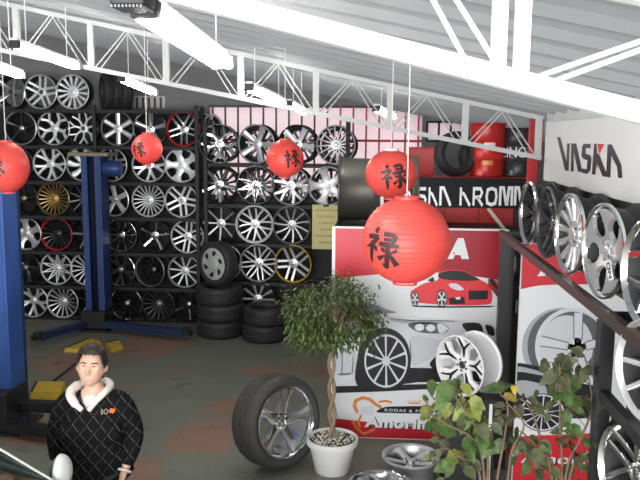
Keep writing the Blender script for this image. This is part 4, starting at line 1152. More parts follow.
# yellow notice hanging on the rack
ny = RY2 - 0.06
n0, n1 = atY(312, 249, ny), atY(340, 205, ny)
no = tag(empty('paper_notice', (n0.x, ny, n0.z)), 'pale yellow paper notice with faint red lines hung on the right rack', 'notice')
bm = bmesh.new(); box(bm, 0, n1.x - n0.x, 0, 0.003, 0, n1.z - n0.z); build('sheet', bm, mat('yellow_paper', (0.78, 0.74, 0.36), 0.7, 0, 0.05), no)
W_, H_ = n1.x - n0.x, n1.z - n0.z
random.seed(5)
for k, ln in enumerate((0.8, 0.62, 0.5, 0.42, 0.8, 0.45)):
    bm = bmesh.new(); x = W_ * (0.5 - ln / 2)
    while x < W_ * (0.5 + ln / 2):
        d_ = random.uniform(0.014, 0.03); strokes(bm, [[(x, H_ * (0.88 - k * 0.145)), (x + d_, H_ * (0.88 - k * 0.145))]], 0.028, -0.001); x += d_ + 0.012
    print_obj('writing_line', bm, mat('faded_orange_ink', (0.70, 0.42, 0.16), 0.7), no)
bm = bmesh.new(); box(bm, W_ * 0.4, W_ * 0.6, -0.004, 0.06, H_ - 0.03, H_); build('clip', bm, DARKP, no)

# ------------------------------------------------------------------ paper lanterns
def lantern_mat(name, col):
    m = bpy.data.materials.new(name); m.use_nodes = True
    nt = m.node_tree; b = nt.nodes['Principled BSDF']; out = nt.nodes['Material Output']
    tc = nt.nodes.new('ShaderNodeTexCoord'); nz = nt.nodes.new('ShaderNodeTexNoise'); nz.inputs['Scale'].default_value = 12
    nt.links.new(tc.outputs['Object'], nz.inputs['Vector'])
    mx = nt.nodes.new('ShaderNodeMix'); mx.data_type = 'RGBA'
    mx.inputs['A'].default_value = tuple(c * 0.95 for c in col) + (1,); mx.inputs['B'].default_value = col + (1,)
    nt.links.new(nz.outputs['Fac'], mx.inputs['Factor']); nt.links.new(mx.outputs['Result'], b.inputs['Base Color'])
    b.inputs['Roughness'].default_value = 0.38
    t = nt.nodes.new('ShaderNodeBsdfTranslucent'); t.inputs[0].default_value = col + (1,)
    x = nt.nodes.new('ShaderNodeMixShader'); x.inputs[0].default_value = 0.35
    nt.links.new(b.outputs[0], x.inputs[1]); nt.links.new(t.outputs[0], x.inputs[2]); nt.links.new(x.outputs[0], out.inputs[0])
    return m
PAPER = lantern_mat('red_lantern_paper', (0.92, 0.125, 0.105))
INK = mat('brushed_black_ink', (0.035, 0.012, 0.012), 0.5, 0, 0.1)
CORD = mat('pale_cord', (0.7, 0.66, 0.62), 0.7)
GLYPH = [
 ([(-.60, .98), (-.48, .88), (-.40, .70)], (.05, .12, .03)),
 ([(-.95, .42), (-.60, .50), (-.22, .58)], (.07, .09, .06)), ([(-.24, .58), (-.45, .22), (-.95, -.22)], (.09, .08, .02)),
 ([(-.54, .28), (-.52, -.30), (-.55, -1.0)], (.08, .09, .05)), ([(-.42, .10), (-.28, -.02), (-.16, -.18)], (.03, .08, .03)),
 ([(.02, .80), (.36, .88), (.70, .94)], (.07, .08, .06)), ([(.68, .94), (.66, .66), (.58, .36)], (.09, .08, .05)), ([(.10, .56), (.36, .60), (.60, .64)], (.05, .06, .05)),
 ([(-.10, .26), (.42, .34), (.98, .40)], (.07, .09, .06)), ([(.42, .34), (.46, -.30), (.44, -.92), (.22, -.74)], (.08, .09, .09, .02)),
 ([(.06, .10), (.18, .02), (.28, -.08)], (.03, .08, .03)), ([(-.06, -.56), (.16, -.38), (.34, -.22)], (.09, .06, .02)),
 ([(.92, .20), (.78, .06), (.60, -.04)], (.06, .06, .02)), ([(.52, -.06), (.76, -.36), (1.04, -.72)], (.04, .08, .11)),
]
def lantern(px, py, Y, rpx, oblate, gx, gy, grot, gsize, label, cord_top):
    c = atY(px, py, Y); R = rpx / FPX * (c - CO).dot(FWD); Rz = R * oblate
    root = tag(empty('paper_lantern', c), label, 'lantern', 'red paper lanterns')
    nr = 22; prof = []
    a0 = math.asin(0.26)
    for k in range(nr * 4 + 1):
        th = a0 + (PI - 2 * a0) * k / (nr * 4)
        rr = 1 - 0.010 * (1 - abs(math.cos(PI * k / 4)))
        prof.append((R * rr * math.sin(th), Rz * rr * math.cos(th)))
    bm = bmesh.new(); lathe(bm, prof, 48); build('paper_shade', bm, PAPER, root, smooth=180)
    for s, nm in ((1, 'top_ring'), (-1, 'bottom_ring')):
        z = s * Rz * math.cos(a0); bm = bmesh.new()
        r0 = R * 0.26
        lathe(bm, [(r0 + 0.004, z - 0.004), (r0 + 0.004, z + s * 0.012), (r0 - 0.004, z + s * 0.012), (r0 - 0.004, z - 0.004)], 28, 'Z', True); build(nm, bm, CORD if (s > 0 and rpx == 26) else PAPER, root, smooth=40)
    bm = bmesh.new()
    for a in (0, PI / 2): bar(bm, (-R * 0.26 * math.cos(a), -R * 0.26 * math.sin(a), Rz * 0.97), (R * 0.26 * math.cos(a), R * 0.26 * math.sin(a), Rz * 0.97), 0.004)
    tube(bm, [(0, 0, Rz * 0.96), (0, 0, Rz * 1.08)], 0.004, 6); build('wire_hanger', bm, CORD, root)
    bm = bmesh.new(); tube(bm, [(0, 0, Rz * 1.07), (0, 0, cord_top - c.z)], 0.0028, 6); build('cord', bm, CORD, root)
    # brushed character: laid over the paper around the point (gx, gy) of the front
    tov = (CO - c).normalized(); up = Vector((0, 0, 1)); rt = up.cross(tov).normalized(); u2 = tov.cross(rt)
    bm = bmesh.new(); cg, sg = math.cos(grot), math.sin(grot)
    n0 = (rt * gx + u2 * gy + tov * math.sqrt(max(0.05, 1 - gx * gx - gy * gy))).normalized()
    gr = up.cross(n0).normalized(); gu = n0.cross(gr)
    for pts, wds in GLYPH:
        P = cr([(a, b, 0) for a, b in pts], 5); m = len(P)
        prev = None
        for i, q in enumerate(P):
            f = i / (m - 1) * (len(wds) - 1); j = min(int(f), len(wds) - 2); wv = (wds[j] + (wds[j + 1] - wds[j]) * (f - j)) * 1.6
            d = (P[min(i + 1, m - 1)] - P[max(i - 1, 0)]).normalized(); n_ = Vector((-d.y, d.x, 0))
            ring = []
            for sgn in (-1, -0.33, 0.33, 1):
                e = (q + n_ * wv * sgn) * gsize
                x, y = e.x * cg - e.y * sg, e.x * sg + e.y * cg
                v = (n0 + gr * math.tan(x) + gu * math.tan(y)).normalized()
                ring.append(bm.verts.new(Vector((v.x * R, v.y * R, v.z * Rz)) * 1.006))
            if prev:
                for k in range(3): bm.faces.new((prev[k], prev[k + 1], ring[k + 1], ring[k]))
            prev = ring
    build('brushed_character', bm, INK, root, smooth=180)
    return root
def lroof(px, py, Y): return roof_z(atY(px, py, Y).x) - 0.03
lantern(7, 167, 4.6, 21.5, 1.18, -0.55, 0.0, 0.1, 0.42, 'red lantern at the left edge, before the near blue lift post', lroof(7, 167, 4.6))
lantern(147, 149, 5.6, 15.3, 1.0, -0.62, -0.05, 0.1, 0.50, 'smallest red lantern, over the wide rack, its character turned to the left', lroof(147, 149, 5.6))
lantern(285, 158.5, 5.0, 18.8, 1.0, 0.38, -0.02, 0.12, 0.46, 'red lantern before the large-wheel rack, its character turned to the right', lroof(285, 158, 5.0))
lantern(391, 174, 4.2, 26, 0.93, 0.12, -0.12, 0.10, 0.52, 'red lantern hanging just above the biggest one', lroof(391, 174, 4.2))
lantern(406, 240.5, 3.4, 44, 0.98, -0.56, -0.20, -0.22, 0.44, 'biggest red lantern, hanging before the car poster', lroof(406, 240, 3.4))

# ------------------------------------------------------------------ blue two-post lift
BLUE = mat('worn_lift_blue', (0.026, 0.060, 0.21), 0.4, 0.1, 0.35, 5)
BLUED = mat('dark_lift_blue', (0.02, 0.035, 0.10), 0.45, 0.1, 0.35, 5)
YPAD = mat('yellow_lift_pad', (0.62, 0.42, 0.04), 0.55, 0, 0.2, 7)
GREASE = mat('greasy_black_steel', (0.03, 0.03, 0.032), 0.4, 0.4, 0.3, 10)
TANW = mat('weathered_tan_plate', (0.30, 0.26, 0.17), 0.6, 0.1, 0.25, 8)
LC = atZ(101, 331, 0)
LY2 = LC.y + 0.15; lxa, lxb = atY(88, 250, LY2).x, atY(107, 250, LY2).x
ltz = atY(100, 156, LY2).z; lw = (lxb - lxa)
lift = tag(empty('lift_column', ((lxa + lxb) / 2, LY2, 0)), 'far blue car lift post with tan head plate before the back rack', 'car lift', 'blue car lift posts')
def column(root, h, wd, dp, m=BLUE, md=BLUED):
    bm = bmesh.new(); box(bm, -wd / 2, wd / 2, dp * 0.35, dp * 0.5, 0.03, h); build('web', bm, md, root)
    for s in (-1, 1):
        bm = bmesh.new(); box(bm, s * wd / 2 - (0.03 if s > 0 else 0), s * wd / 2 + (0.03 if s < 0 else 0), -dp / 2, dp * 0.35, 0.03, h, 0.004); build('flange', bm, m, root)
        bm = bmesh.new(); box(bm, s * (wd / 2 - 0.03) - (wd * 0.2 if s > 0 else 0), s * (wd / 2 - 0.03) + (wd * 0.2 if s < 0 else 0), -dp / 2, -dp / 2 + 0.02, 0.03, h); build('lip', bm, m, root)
    bm = bmesh.new(); tube(bm, [(0, 0, 0.05), (0, 0, h - 0.05)], 0.025, 10); build('screw', bm, GREASE, root)
    bm = bmesh.new(); box(bm, -wd * 0.75, wd * 0.75, -dp * 0.8, dp * 0.75, 0, 0.03); build('base_plate', bm, GREASE, root)
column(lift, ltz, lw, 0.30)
bm = bmesh.new(); box(bm, -lw * 1.05, lw * 0.98, -0.22, 0.22, ltz, ltz + 0.05, 0.01); build('head_plate', bm, TANW, lift)
bm = bmesh.new(); lathe(bm, [(0, 0), (0.10, 0), (0.11, 0.02), (0.11, 0.22), (0.09, 0.25), (0, 0.25)], 24, 'X', False, (lw / 2, -0.02, ltz - 0.17)); build('motor', bm, BLUE, lift, smooth=40)
bm = bmesh.new(); box(bm, -lw * 0.62, lw * 0.62, -0.27, 0.12, 0.06, 0.30, 0.01); build('carriage', bm, GREASE, lift)
def arm(root, a, b, m, pad=True, pw=0.24):
    bm = bmesh.new(); bar(bm, a, b, 0.11, 0.09); A = build('lift_arm', bm, m, root)
    d = (Vector(b) - Vector(a)).normalized()
    bm = bmesh.new(); bar(bm, Vector(b) - d * 0.2, Vector(b) + d * 0.08, 0.085, 0.065); build('arm_extension', bm, GREASE, A)
    bm = bmesh.new(); lathe(bm, [(0, -0.03), (0.06, -0.03), (0.06, 0.07), (0, 0.07)], 20, 'Z', False, Vector(b)); build('arm_pad', bm, GREASE, A, smooth=40)
def lrel(px, py, z, o): q = atZ(px, py, z); return Vector((q.x - o.x, q.y - o.y, z))
o = Vector(lift.location)
arm(lift, (-0.1, -0.2, 0.12), lrel(38, 337, 0.12, o), BLUED)
arm(lift, (0.1, -0.2, 0.12), lrel(186, 333, 0.12, o), BLUED)
# yellow ramp plates on the floor by the far post
def plate(pxs_, label, h=0.05):
    q = [atZ(a, b, 0) for a, b in pxs_]; c = sum(q, Vector()) / len(q)
    root = tag(empty('ramp_plate', c), label, 'ramp', 'yellow ramp plates on the floor')
    bm = bmesh.new()
    lo = [bm.verts.new(v - c) for v in q]; hi = [bm.verts.new((v - c) * 0.94 + Vector((0, 0, h))) for v in q]
    bm.faces.new(lo[::-1]); bm.faces.new(hi)
    for k in range(len(q)): bm.faces.new((lo[k], lo[(k + 1) % len(q)], hi[(k + 1) % len(q)], hi[k]))
    build('plate', bm, YPAD, root)
    bm = bmesh.new(); e0, e1 = (q[0] - c) * 0.9 + Vector((0, 0, h)), (q[1] - c) * 0.9 + Vector((0, 0, h)); bar(bm, e0, e1, 0.02, 0.02); build('stop_bar', bm, GREASE, root)
plate([(64, 352), (90, 341), (102, 345), (84, 353)], 'yellow ramp plate left of the far lift post foot')
plate([(106, 346), (119, 343), (123, 349), (112, 353)], 'yellow ramp plate right of the far lift post foot')
# near post
NC = atZ(8, 432, 0); nY = NC.y + 0.16
nxb = atY(17, 350, nY - 0.16).x
near = tag(empty('lift_column', (nxb - 0.27, nY, 0)), 'near blue car lift post at the left edge, behind the red lantern', 'car lift', 'blue car lift posts')
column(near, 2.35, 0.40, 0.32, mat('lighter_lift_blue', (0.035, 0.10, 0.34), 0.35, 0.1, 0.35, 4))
bm = bmesh.new(); box(bm, -0.27, 0.25, -0.2, 0.2, 2.35, 2.40, 0.01); build('head_plate', bm, TANW, near)
bm = bmesh.new(); box(bm, -0.22, 0.22, -0.3, 0.1, 0.08, 0.42, 0.01); build('carriage', bm, GREASE, near)
o = Vector(near.location)
arm(near, (0.12, -0.05, 0.22), lrel(62, 407, 0.22, o), GREASE)
arm(near, (0.12, -0.22, 0.10), lrel(66, 434, 0.10, o), GREASE)
plate([(30, 401), (36, 389), (66, 389), (62, 400)], 'yellow ramp plate beside the near lift post, behind the person', 0.09)
bm = bmesh.new(); tb = [lrel(58, 372, 0, o), lrel(94, 345, 0, o)]
# dark hose lying on the floor between the two posts
a, b = atZ(52, 382, 0.012), atZ(101, 341, 0.012)
root = tag(empty('floor_hose', (a + b) / 2), 'thin dark hose lying on the floor between the two lift posts', 'hose')
bm2 = bmesh.new(); c = (a + b) / 2
tube(bm2, [a - c, (a - c) * 0.4 + Vector((0.02, 0, 0)), (b - c) * 0.4 - Vector((0.02, 0, 0)), b - c], 0.012, 8); build('hose', bm2, GREASE, root, smooth=60)
bm.free()

# ------------------------------------------------------------------ potted ficus with a twisted stem
PC = atZ(331, 477, 0); pR = 0.185
fic = tag(empty('potted_ficus', (PC.x, PC.y + 0.13, 0)), 'round-headed ficus with twisted stem in a white pot before the car poster', 'potted plant')
fo = Vector(fic.location)
pz0 = atY(331, 437, fo.y).z
POTW = mat('white_plastic_pot', (0.84, 0.84, 0.83), 0.35, 0, 0.02)
bm = bmesh.new()
rt_ = 25.5 / FPX * (Vector((fo.x, fo.y, pz0)) - CO).dot(FWD)
lathe(bm, [(0, 0), (rt_ * 0.66, 0), (rt_ * 0.69, 0.012), (rt_ * 0.90, pz0 * 0.78), (rt_ * 0.90, pz0 * 0.80), (rt_, pz0 * 0.82), (rt_ * 1.02, pz0 * 0.97), (rt_ * 1.0, pz0), (rt_ * 0.93, pz0), (rt_ * 0.9, pz0 * 0.9), (0, pz0 * 0.9)], 44); build('pot', bm, POTW, fic, smooth=35)
bm = bmesh.new(); lathe(bm, [(0, pz0 * 0.955), (rt_ * 0.5, pz0 * 0.95), (rt_ * 0.92, pz0 * 0.93), (rt_ * 0.92, pz0 * 0.9), (0, pz0 * 0.9)], 36); soil = build('soil', bm, mat('potting_soil', (0.10, 0.085, 0.06), 0.9, 0, 0.4, 40, 0.4), fic, smooth=40)
bm = bmesh.new()
for k in range(150):
    a, r = random.uniform(0, 2 * PI), rt_ * 0.86 * math.sqrt(random.random())
    bmesh.ops.create_icosphere(bm, subdivisions=1, radius=random.uniform(0.006, 0.012), matrix=Matrix.Translation((r * math.cos(a), r * math.sin(a), pz0 * 0.957)))
peb = build('pebbles', bm, mat('white_pebbles', (0.72, 0.70, 0.62), 0.7), soil); peb['kind'] = 'stuff'
hz = atY(331, 318, fo.y).z; hR = 53 / FPX * (Vector((fo.x, fo.y, hz)) - CO).dot(FWD)
BARK = mat('pale_twisted_bark', (0.27, 0.20, 0.13), 0.75, 0, 0.3, 18, 0.3)
bm = bmesh.new()
for ph in (0, PI):
    pts = [(0.022 * math.cos(ph + t * 13) - 0.02 * t, 0.022 * math.sin(ph + t * 13), pz0 * 0.93 + (hz - hR * 0.35 - pz0 * 0.93) * t) for t in [i / 40 for i in range(41)]]
    tube(bm, pts, [0.018 - 0.004 * i / 40 for i in range(41)], 8)
build('twisted_stem', bm, BARK, fic, smooth=60)
def leaf(bm, base, d, up, L_, w_, mi=0, seg=4, droop=0.3, lobes=0.0):
    d = d.normalized(); s = d.cross(up)
    if s.length < 1e-3: s = d.cross(Vector((1, 0, 0)))
    s.normalize(); n = s.cross(d)
    prof_ = [(0, 0.05), (0.22, 0.72), (0.48, 1.0), (0.75, 0.66), (1.0, 0.02)] if not lobes else [(0, 0.25), (0.12, 0.85), (0.3, 1.0), (0.5, 0.92), (0.7, 0.66), (0.86, 0.36), (1.0, 0.02)]
    L0 = []
    for i, (t, k) in enumerate(prof_):
        c = base + d * (L_ * t) - Vector((0, 0, 1)) * (droop * L_ * t * t)
        wv = w_ * 0.5 * k * (1 + lobes * (0.10 if i % 2 else -0.08))
        back = d * (-lobes * 0.12 * L_ if i == 0 else 0)
        L0.append((bm.verts.new(c - s * wv + n * wv * 0.25 + back), bm.verts.new(c), bm.verts.new(c + s * wv + n * wv * 0.25 + back)))
    for a_, b_ in zip(L0[:-1], L0[1:]):
        for k in range(2):
            f = bm.faces.new((a_[k], a_[k + 1], b_[k + 1], b_[k])); f.material_index = mi; f.smooth = True
def leaf_mat(name, col, col2, rough=0.45, patch=None):
    m = bpy.data.materials.new(name); m.use_nodes = True
    nt = m.node_tree; b = nt.nodes['Principled BSDF']; out = nt.nodes['Material Output']
    tc = nt.nodes.new('ShaderNodeTexCoord'); nz = nt.nodes.new('ShaderNodeTexNoise'); nz.inputs['Scale'].default_value = 26; nz.inputs['Detail'].default_value = 3
    nt.links.new(tc.outputs['Object'], nz.inputs['Vector'])
    r = nt.nodes.new('ShaderNodeValToRGB'); r.color_ramp.elements[0].position = 0.35; r.color_ramp.elements[1].position = 0.65
    r.color_ramp.elements[0].color = col + (1,); r.color_ramp.elements[1].color = col2 + (1,)
    nt.links.new(nz.outputs['Fac'], r.inputs[0]); nt.links.new(r.outputs[0], b.inputs['Base Color'])
    b.inputs['Roughness'].default_value = rough
    t = nt.nodes.new('ShaderNodeBsdfTranslucent'); nt.links.new(r.outputs[0], t.inputs[0])
    x = nt.nodes.new('ShaderNodeMixShader'); x.inputs[0].default_value = 0.25
    nt.links.new(b.outputs[0], x.inputs[1]); nt.links.new(t.outputs[0], x.inputs[2]); nt.links.new(x.outputs[0], out.inputs[0])
    return m
FL = [leaf_mat('ficus_leaf', (0.035, 0.075, 0.018), (0.085, 0.13, 0.035)), leaf_mat('ficus_leaf_light', (0.13, 0.18, 0.05), (0.22, 0.25, 0.09))]
random.seed(11)
bm = bmesh.new()
br = bmesh.new()
ctr = Vector((-0.005, 0, hz))
clumps = []
for k in range(64):
    th = random.uniform(0, 2 * PI); u = random.uniform(-0.62, 1.0)
    rr = hR * random.uniform(0.55, 0.86)
    d = Vector((math.cos(th) * math.sqrt(1 - u * u), math.sin(th) * math.sqrt(1 - u * u), u * 0.84))
    e = ctr + d * rr; clumps.append((e, d))
    mid = ctr * 0.5 + e * 0.5 + Vector((0, 0, -0.05 * hR)) - Vector((0, 0, hR * 0.1))
    tube(br, [ctr - Vector((0, 0, hR * 0.42)), mid, e], [0.008, 0.005, 0.002], 5)
for e, d in clumps:
    for j in range(62):
        o_ = Vector((random.gauss(0, 1), random.gauss(0, 1), random.gauss(0, 0.8))) * hR * 0.135
        p = e + o_
        if p.z < hz - hR * 0.80: continue
        dd = (p - ctr).normalized() * 0.7 + Vector((random.uniform(-1, 1), random.uniform(-1, 1), random.uniform(-1.1, 0.3))) * 0.8
        leaf(bm, p, dd, Vector((random.uniform(-.4, .4), random.uniform(-.4, .4), 1)), random.uniform(0.032, 0.052), random.uniform(0.014, 0.022), 1 if random.random() < 0.30 else 0, droop=0.4)
fol = build('foliage', bm, FL, fic, recalc=False); fol['kind'] = 'stuff'
build('branches', br, BARK, fic, smooth=60)

# ------------------------------------------------------------------ car at the lower left
CARP = mat('pale_silver_car_paint', (0.60, 0.64, 0.60), 0.28, 0.35, 0.04, 3, coat=0.6)
def glass_mat():
    m = mat('dark_green_car_glass', (0.03, 0.06, 0.05), 0.04, 0, 0.1, 3, spec=0.8, trans=0.55)
    m.node_tree.nodes['Principled BSDF'].inputs['IOR'].default_value = 1.45
    return m
CGLASS = glass_mat(); CTRIM = mat('car_black_trim', (0.02, 0.02, 0.022), 0.5)
YF = 3.50
A0 = atY(58, 481, YF); A1 = atY(0, 443.5, YF - 0.05)
RF = A0 + (A1 - A0) * 1.75
car = tag(empty('parked_car', (A0.x - 0.6, YF - 0.78, 0)), 'pale car with dark green windscreen at the lower left corner, before the person', 'car')
co_ = Vector(car.location)
def C_(x, y, z): return Vector((x, y, z)) - co_
WB = A0.z                       # height of the windscreen base
Yc = YF - 0.78; hwid = 0.80
secs = [  # x, half width, bottom, shoulder z
 (A0.x + 1.18, 0.50, 0.34, 0.58), (A0.x + 1.10, 0.66, 0.26, 0.68), (A0.x + 0.85, 0.76, 0.22, 0.80), (A0.x + 0.4, 0.80, 0.20, 0.88), (A0.x + 0.02, 0.81, 0.20, WB - 0.03),
 (A0.x - 0.8, 0.82, 0.20, WB - 0.02), (A0.x - 1.8, 0.81, 0.20, WB), (A0.x - 2.3, 0.76, 0.24, WB), (A0.x - 2.45, 0.66, 0.34, WB - 0.06)]
bm = bmesh.new(); prev = None
for x, hw, zb, zt in secs:
    sec = [(-hw * 0.92, zb), (hw * 0.92, zb), (hw, zb + 0.12), (hw * 1.01, zb + (zt - zb) * 0.55), (hw * 0.95, zt - 0.04), (hw * 0.86, zt), (0, zt + 0.03), (-hw * 0.86, zt), (-hw * 0.95, zt - 0.04), (-hw * 1.01, zb + (zt - zb) * 0.55), (-hw, zb + 0.12)]
    ring = [bm.verts.new(C_(x, Yc + y, z)) for y, z in sec]
    if prev:
        for k in range(len(ring)): bm.faces.new((prev[k], prev[(k + 1) % len(ring)], ring[(k + 1) % len(ring)], ring[k]))
    else: bm.faces.new(ring)
    prev = ring
bm.faces.new(prev[::-1])
build('car_body', bm, CARP, car, smooth=45)
Fl, Fr = C_(A0.x, YF - 0.02, A0.z), C_(A0.x, YF - 1.54, A0.z)
Rl, Rr = C_(RF.x, YF - 0.17, RF.z), C_(RF.x, YF - 1.39, RF.z)
Bl, Br_ = C_(A0.x - 1.75, YF - 0.19, RF.z - 0.02), C_(A0.x - 1.75, YF - 1.37, RF.z - 0.02)
Tl, Tr = C_(A0.x - 2.3, YF - 0.10, WB), C_(A0.x - 2.3, YF - 1.46, WB)
for a, b, w_ in ((Fl, Rl, 0.030), (Fr, Rr, 0.030), (Bl, Tl, 0.07), (Br_, Tr, 0.07)):
    bm = bmesh.new(); tube(bm, [a - (b - a) * 0.12, a, (a + b) / 2 + Vector((0, 0, 0.01)), b], w_ / 2 * 0.5, 8); build('pillar', bm, CARP, car, smooth=60)
def grid_quad(a, b, c, d, n=8, bulge=Vector((0, 0, 0)), th=0.006):
    bm = bmesh.new(); G = []
    for i in range(n + 1):
        row = []
        for j in range(n + 1):
            u, v = i / n, j / n
            p = (a * (1 - u) + b * u) * (1 - v) + (d * (1 - u) + c * u) * v
            row.append(bm.verts.new(p + bulge * (1 - (2 * u - 1) ** 2) * (1 - 0.3 * (2 * v - 1) ** 2)))
        G.append(row)
    for i in range(n):
        for j in range(n): bm.faces.new((G[i][j], G[i + 1][j], G[i + 1][j + 1], G[i][j + 1]))
    bmesh.ops.solidify(bm, geom=bm.faces[:], thickness=th)
    return bm
build('windscreen', grid_quad(Fl, Fr, Rr, Rl, 10, Vector((0.09, 0, 0.03))), CGLASS, car, smooth=60)
build('rear_window', grid_quad(Tl, Tr, Br_, Bl, 8, Vector((-0.06, 0, 0.02))), CGLASS, car, smooth=60)
build('car_roof', grid_quad(Rl, Rr, Br_, Bl, 10, Vector((0, 0, 0.05)), 0.03), CARP, car, smooth=60)
for a, b, c, d in ((Fl, Rl, Bl, Tl), (Fr, Rr, Br_, Tr)):
    build('side_window', grid_quad(a, b, c, d, 6), CGLASS, car, smooth=60)
bm = bmesh.new(); box(bm, *(lambda p, q: (p.x, q.x, p.y, q.y, p.z, q.z))(C_(A0.x - 0.42, Yc - 0.68, WB - 0.12), C_(A0.x - 0.06, Yc + 0.68, WB + 0.02)), 0.03); build('dashboard', bm, CTRIM, car, smooth=40)
bm = bmesh.new(); tube(bm, [C_(A0.x + 0.03, Yc + s_ * 0.25, WB + 0.015 + 0.02) for s_ in (-2.4, -1, 0.2)], 0.008, 6); build('wiper', bm, CTRIM, car)
def mirror(cy, sg):
    bm = bmesh.new(); bmesh.ops.create_uvsphere(bm, u_segments=28, v_segments=18, radius=1)
    for v in bm.verts:
        f = 1.0 if v.co.x > 0 else 0.45
        v.co = Vector((v.co.x * 0.058 * f, v.co.y * 0.085, v.co.z * 0.10 * (1 - 0.12 * v.co.y * sg)))
    mc = C_(mxp.x, cy, mxp.z)
    for v in bm.verts: v.co += mc
    m_ = build('wing_mirror', bm, mat('mirror_shell', (0.74, 0.78, 0.72), 0.3, 0.1, 0.03), car, smooth=60)
    bm = bmesh.new(); tube(bm, [mc + Vector((-0.02, -sg * 0.06, -0.05)), C_(mxp.x - 0.05, cy - sg * 0.17, WB + 0.01)], [0.03, 0.035], 10); build('mirror_stalk', bm, CTRIM, m_, smooth=60)
    bm = bmesh.new(); lathe(bm, [(0, -0.036), (0.07, -0.035)], 24, 'X', False, mc); build('mirror_glass', bm, CHROME, m_)
mxp = atY(60.5, 472, YF + 0.10)
mirror(YF + 0.10, 1); mirror(YF - 1.66, -1)
for wx in (A0.x + 0.55, A0.x - 1.85):
    for sg in (1, -1):
        wy = Yc + sg * 0.74; c = C_(wx, wy, 0.29)
        t = build('car_tyre', tyre_mesh(0.29, 0.19, 0.2), RUBBER, car, (c.x, c.y, 0), (0, 0, PI if sg > 0 else 0), smooth=35)
        r_, s_, c2, l_ = wheel_meshes('five', 5, 0.205, 0.17, .026, .034, lip=0.02)
        for nm, b in (('wheel_rim', r_), ('wheel_spokes', s_)):
            bmesh.ops.translate(b, verts=b.verts, vec=(0, 0, 0.085)); build(nm, b, SILVER, t, smooth=38)
        c2.free()
        for b in l_: b.free()
for sg in (1, -1):
    bm = bmesh.new(); bmesh.ops.create_uvsphere(bm, u_segments=18, v_segments=10, radius=1)
    for v in bm.verts: v.co = C_(A0.x + 1.02, Yc + sg * 0.55, 0.66) + Vector((v.co.x * 0.12, v.co.y * 0.13, v.co.z * 0.07))
    build('headlight', bm, mat('headlight_lens', (0.6, 0.62, 0.64), 0.1, 0.3), car, smooth=60)

# ------------------------------------------------------------------ the man in the quilted jacket
def skin_mesh(V, E, sub=2):
    """V: (x, y, z, rx, ry); the first vertex is the root"""
    me = bpy.data.meshes.new('skin'); me.from_pydata([v[:3] for v in V], E, [])
    o = bpy.data.objects.new('skin', me); COL.objects.link(o)
    md = o.modifiers.new('s', 'SKIN'); md.use_smooth_shade = True
    for i, v in enumerate(V):
        d = me.skin_vertices[0].data[i]; d.radius = (v[3], v[4] if len(v) > 4 else v[3]); d.use_root = (i == 0)
    sd = o.modifiers.new('d', 'SUBSURF'); sd.levels = sub; sd.render_levels = sub
    return eval_mesh(o)
def join_bm(*ms):
    bm = bmesh.new()
    for m in ms:
        bm.from_mesh(m)
    return bm
def remesh(bm, vox):
    me = bpy.data.meshes.new('r'); bm.to_mesh(me); bm.free()
    o = bpy.data.objects.new('r', me); COL.objects.link(o)
    md = o.modifiers.new('r', 'REMESH'); md.mode = 'VOXEL'; md.voxel_size = vox; md.use_smooth_shade = True
    sm = o.modifiers.new('s', 'SMOOTH'); sm.factor = 0.5; sm.iterations = 2
    return eval_mesh(o)
def gauss(d2, s): return math.exp(-d2 / (2 * s * s))
def head_pt(d, k=1.0):
    x, y, z = d
    a, b, c = 0.077, 0.094, 0.114
    t = max(0.0, -z)
    fx = 1 - 0.24 * t ** 2.0
    px_, py_, pz_ = a * x * fx, b * y * (1 - 0.12 * t), c * z
    if y < 0:
        fl = gauss(x * x, 0.5)
        py_ *= 1 - 0.06 * fl
        n = 0.0
        zz = z
        n += 0.022 * gauss(x * x, 0.10) * gauss((zz + 0.20) ** 2, 0.11) + 0.010 * gauss(x * x, 0.09) * gauss((zz - 0.0) ** 2, 0.14)
        n += 0.006 * gauss((abs(x) - 0.13) ** 2, 0.06) * gauss((zz + 0.24) ** 2, 0.06)
        n -= 0.009 * gauss((abs(x) - 0.40) ** 2, 0.15) * gauss((zz - 0.06) ** 2, 0.10)
        n += 0.005 * gauss((abs(x) - 0.36) ** 2, 0.22) * gauss((zz - 0.25) ** 2, 0.07)
        n += 0.006 * gauss(x * x, 0.22) * gauss((zz + 0.47) ** 2, 0.05) + 0.006 * gauss(x * x, 0.20) * gauss((zz + 0.57) ** 2, 0.05)
        n -= 0.004 * gauss(x * x, 0.30) * gauss((zz + 0.52) ** 2, 0.02)
        n += 0.010 * gauss(x * x, 0.25) * gauss((zz + 0.82) ** 2, 0.14)
        n += 0.004 * gauss((abs(x) - 0.55) ** 2, 0.2) * gauss((zz + 0.2) ** 2, 0.2)
        py_ -= n * min(1, -y * 1.6)
    return Vector((px_ * k, py_ * k, pz_ * k))
def dirs(nu, nv):
    for j in range(nv + 1):
        th = PI * j / nv
        for i in range(nu):
            ph = 2 * PI * i / nu
            yield (math.sin(th) * math.sin(ph), -math.sin(th) * math.cos(ph), math.cos(th))
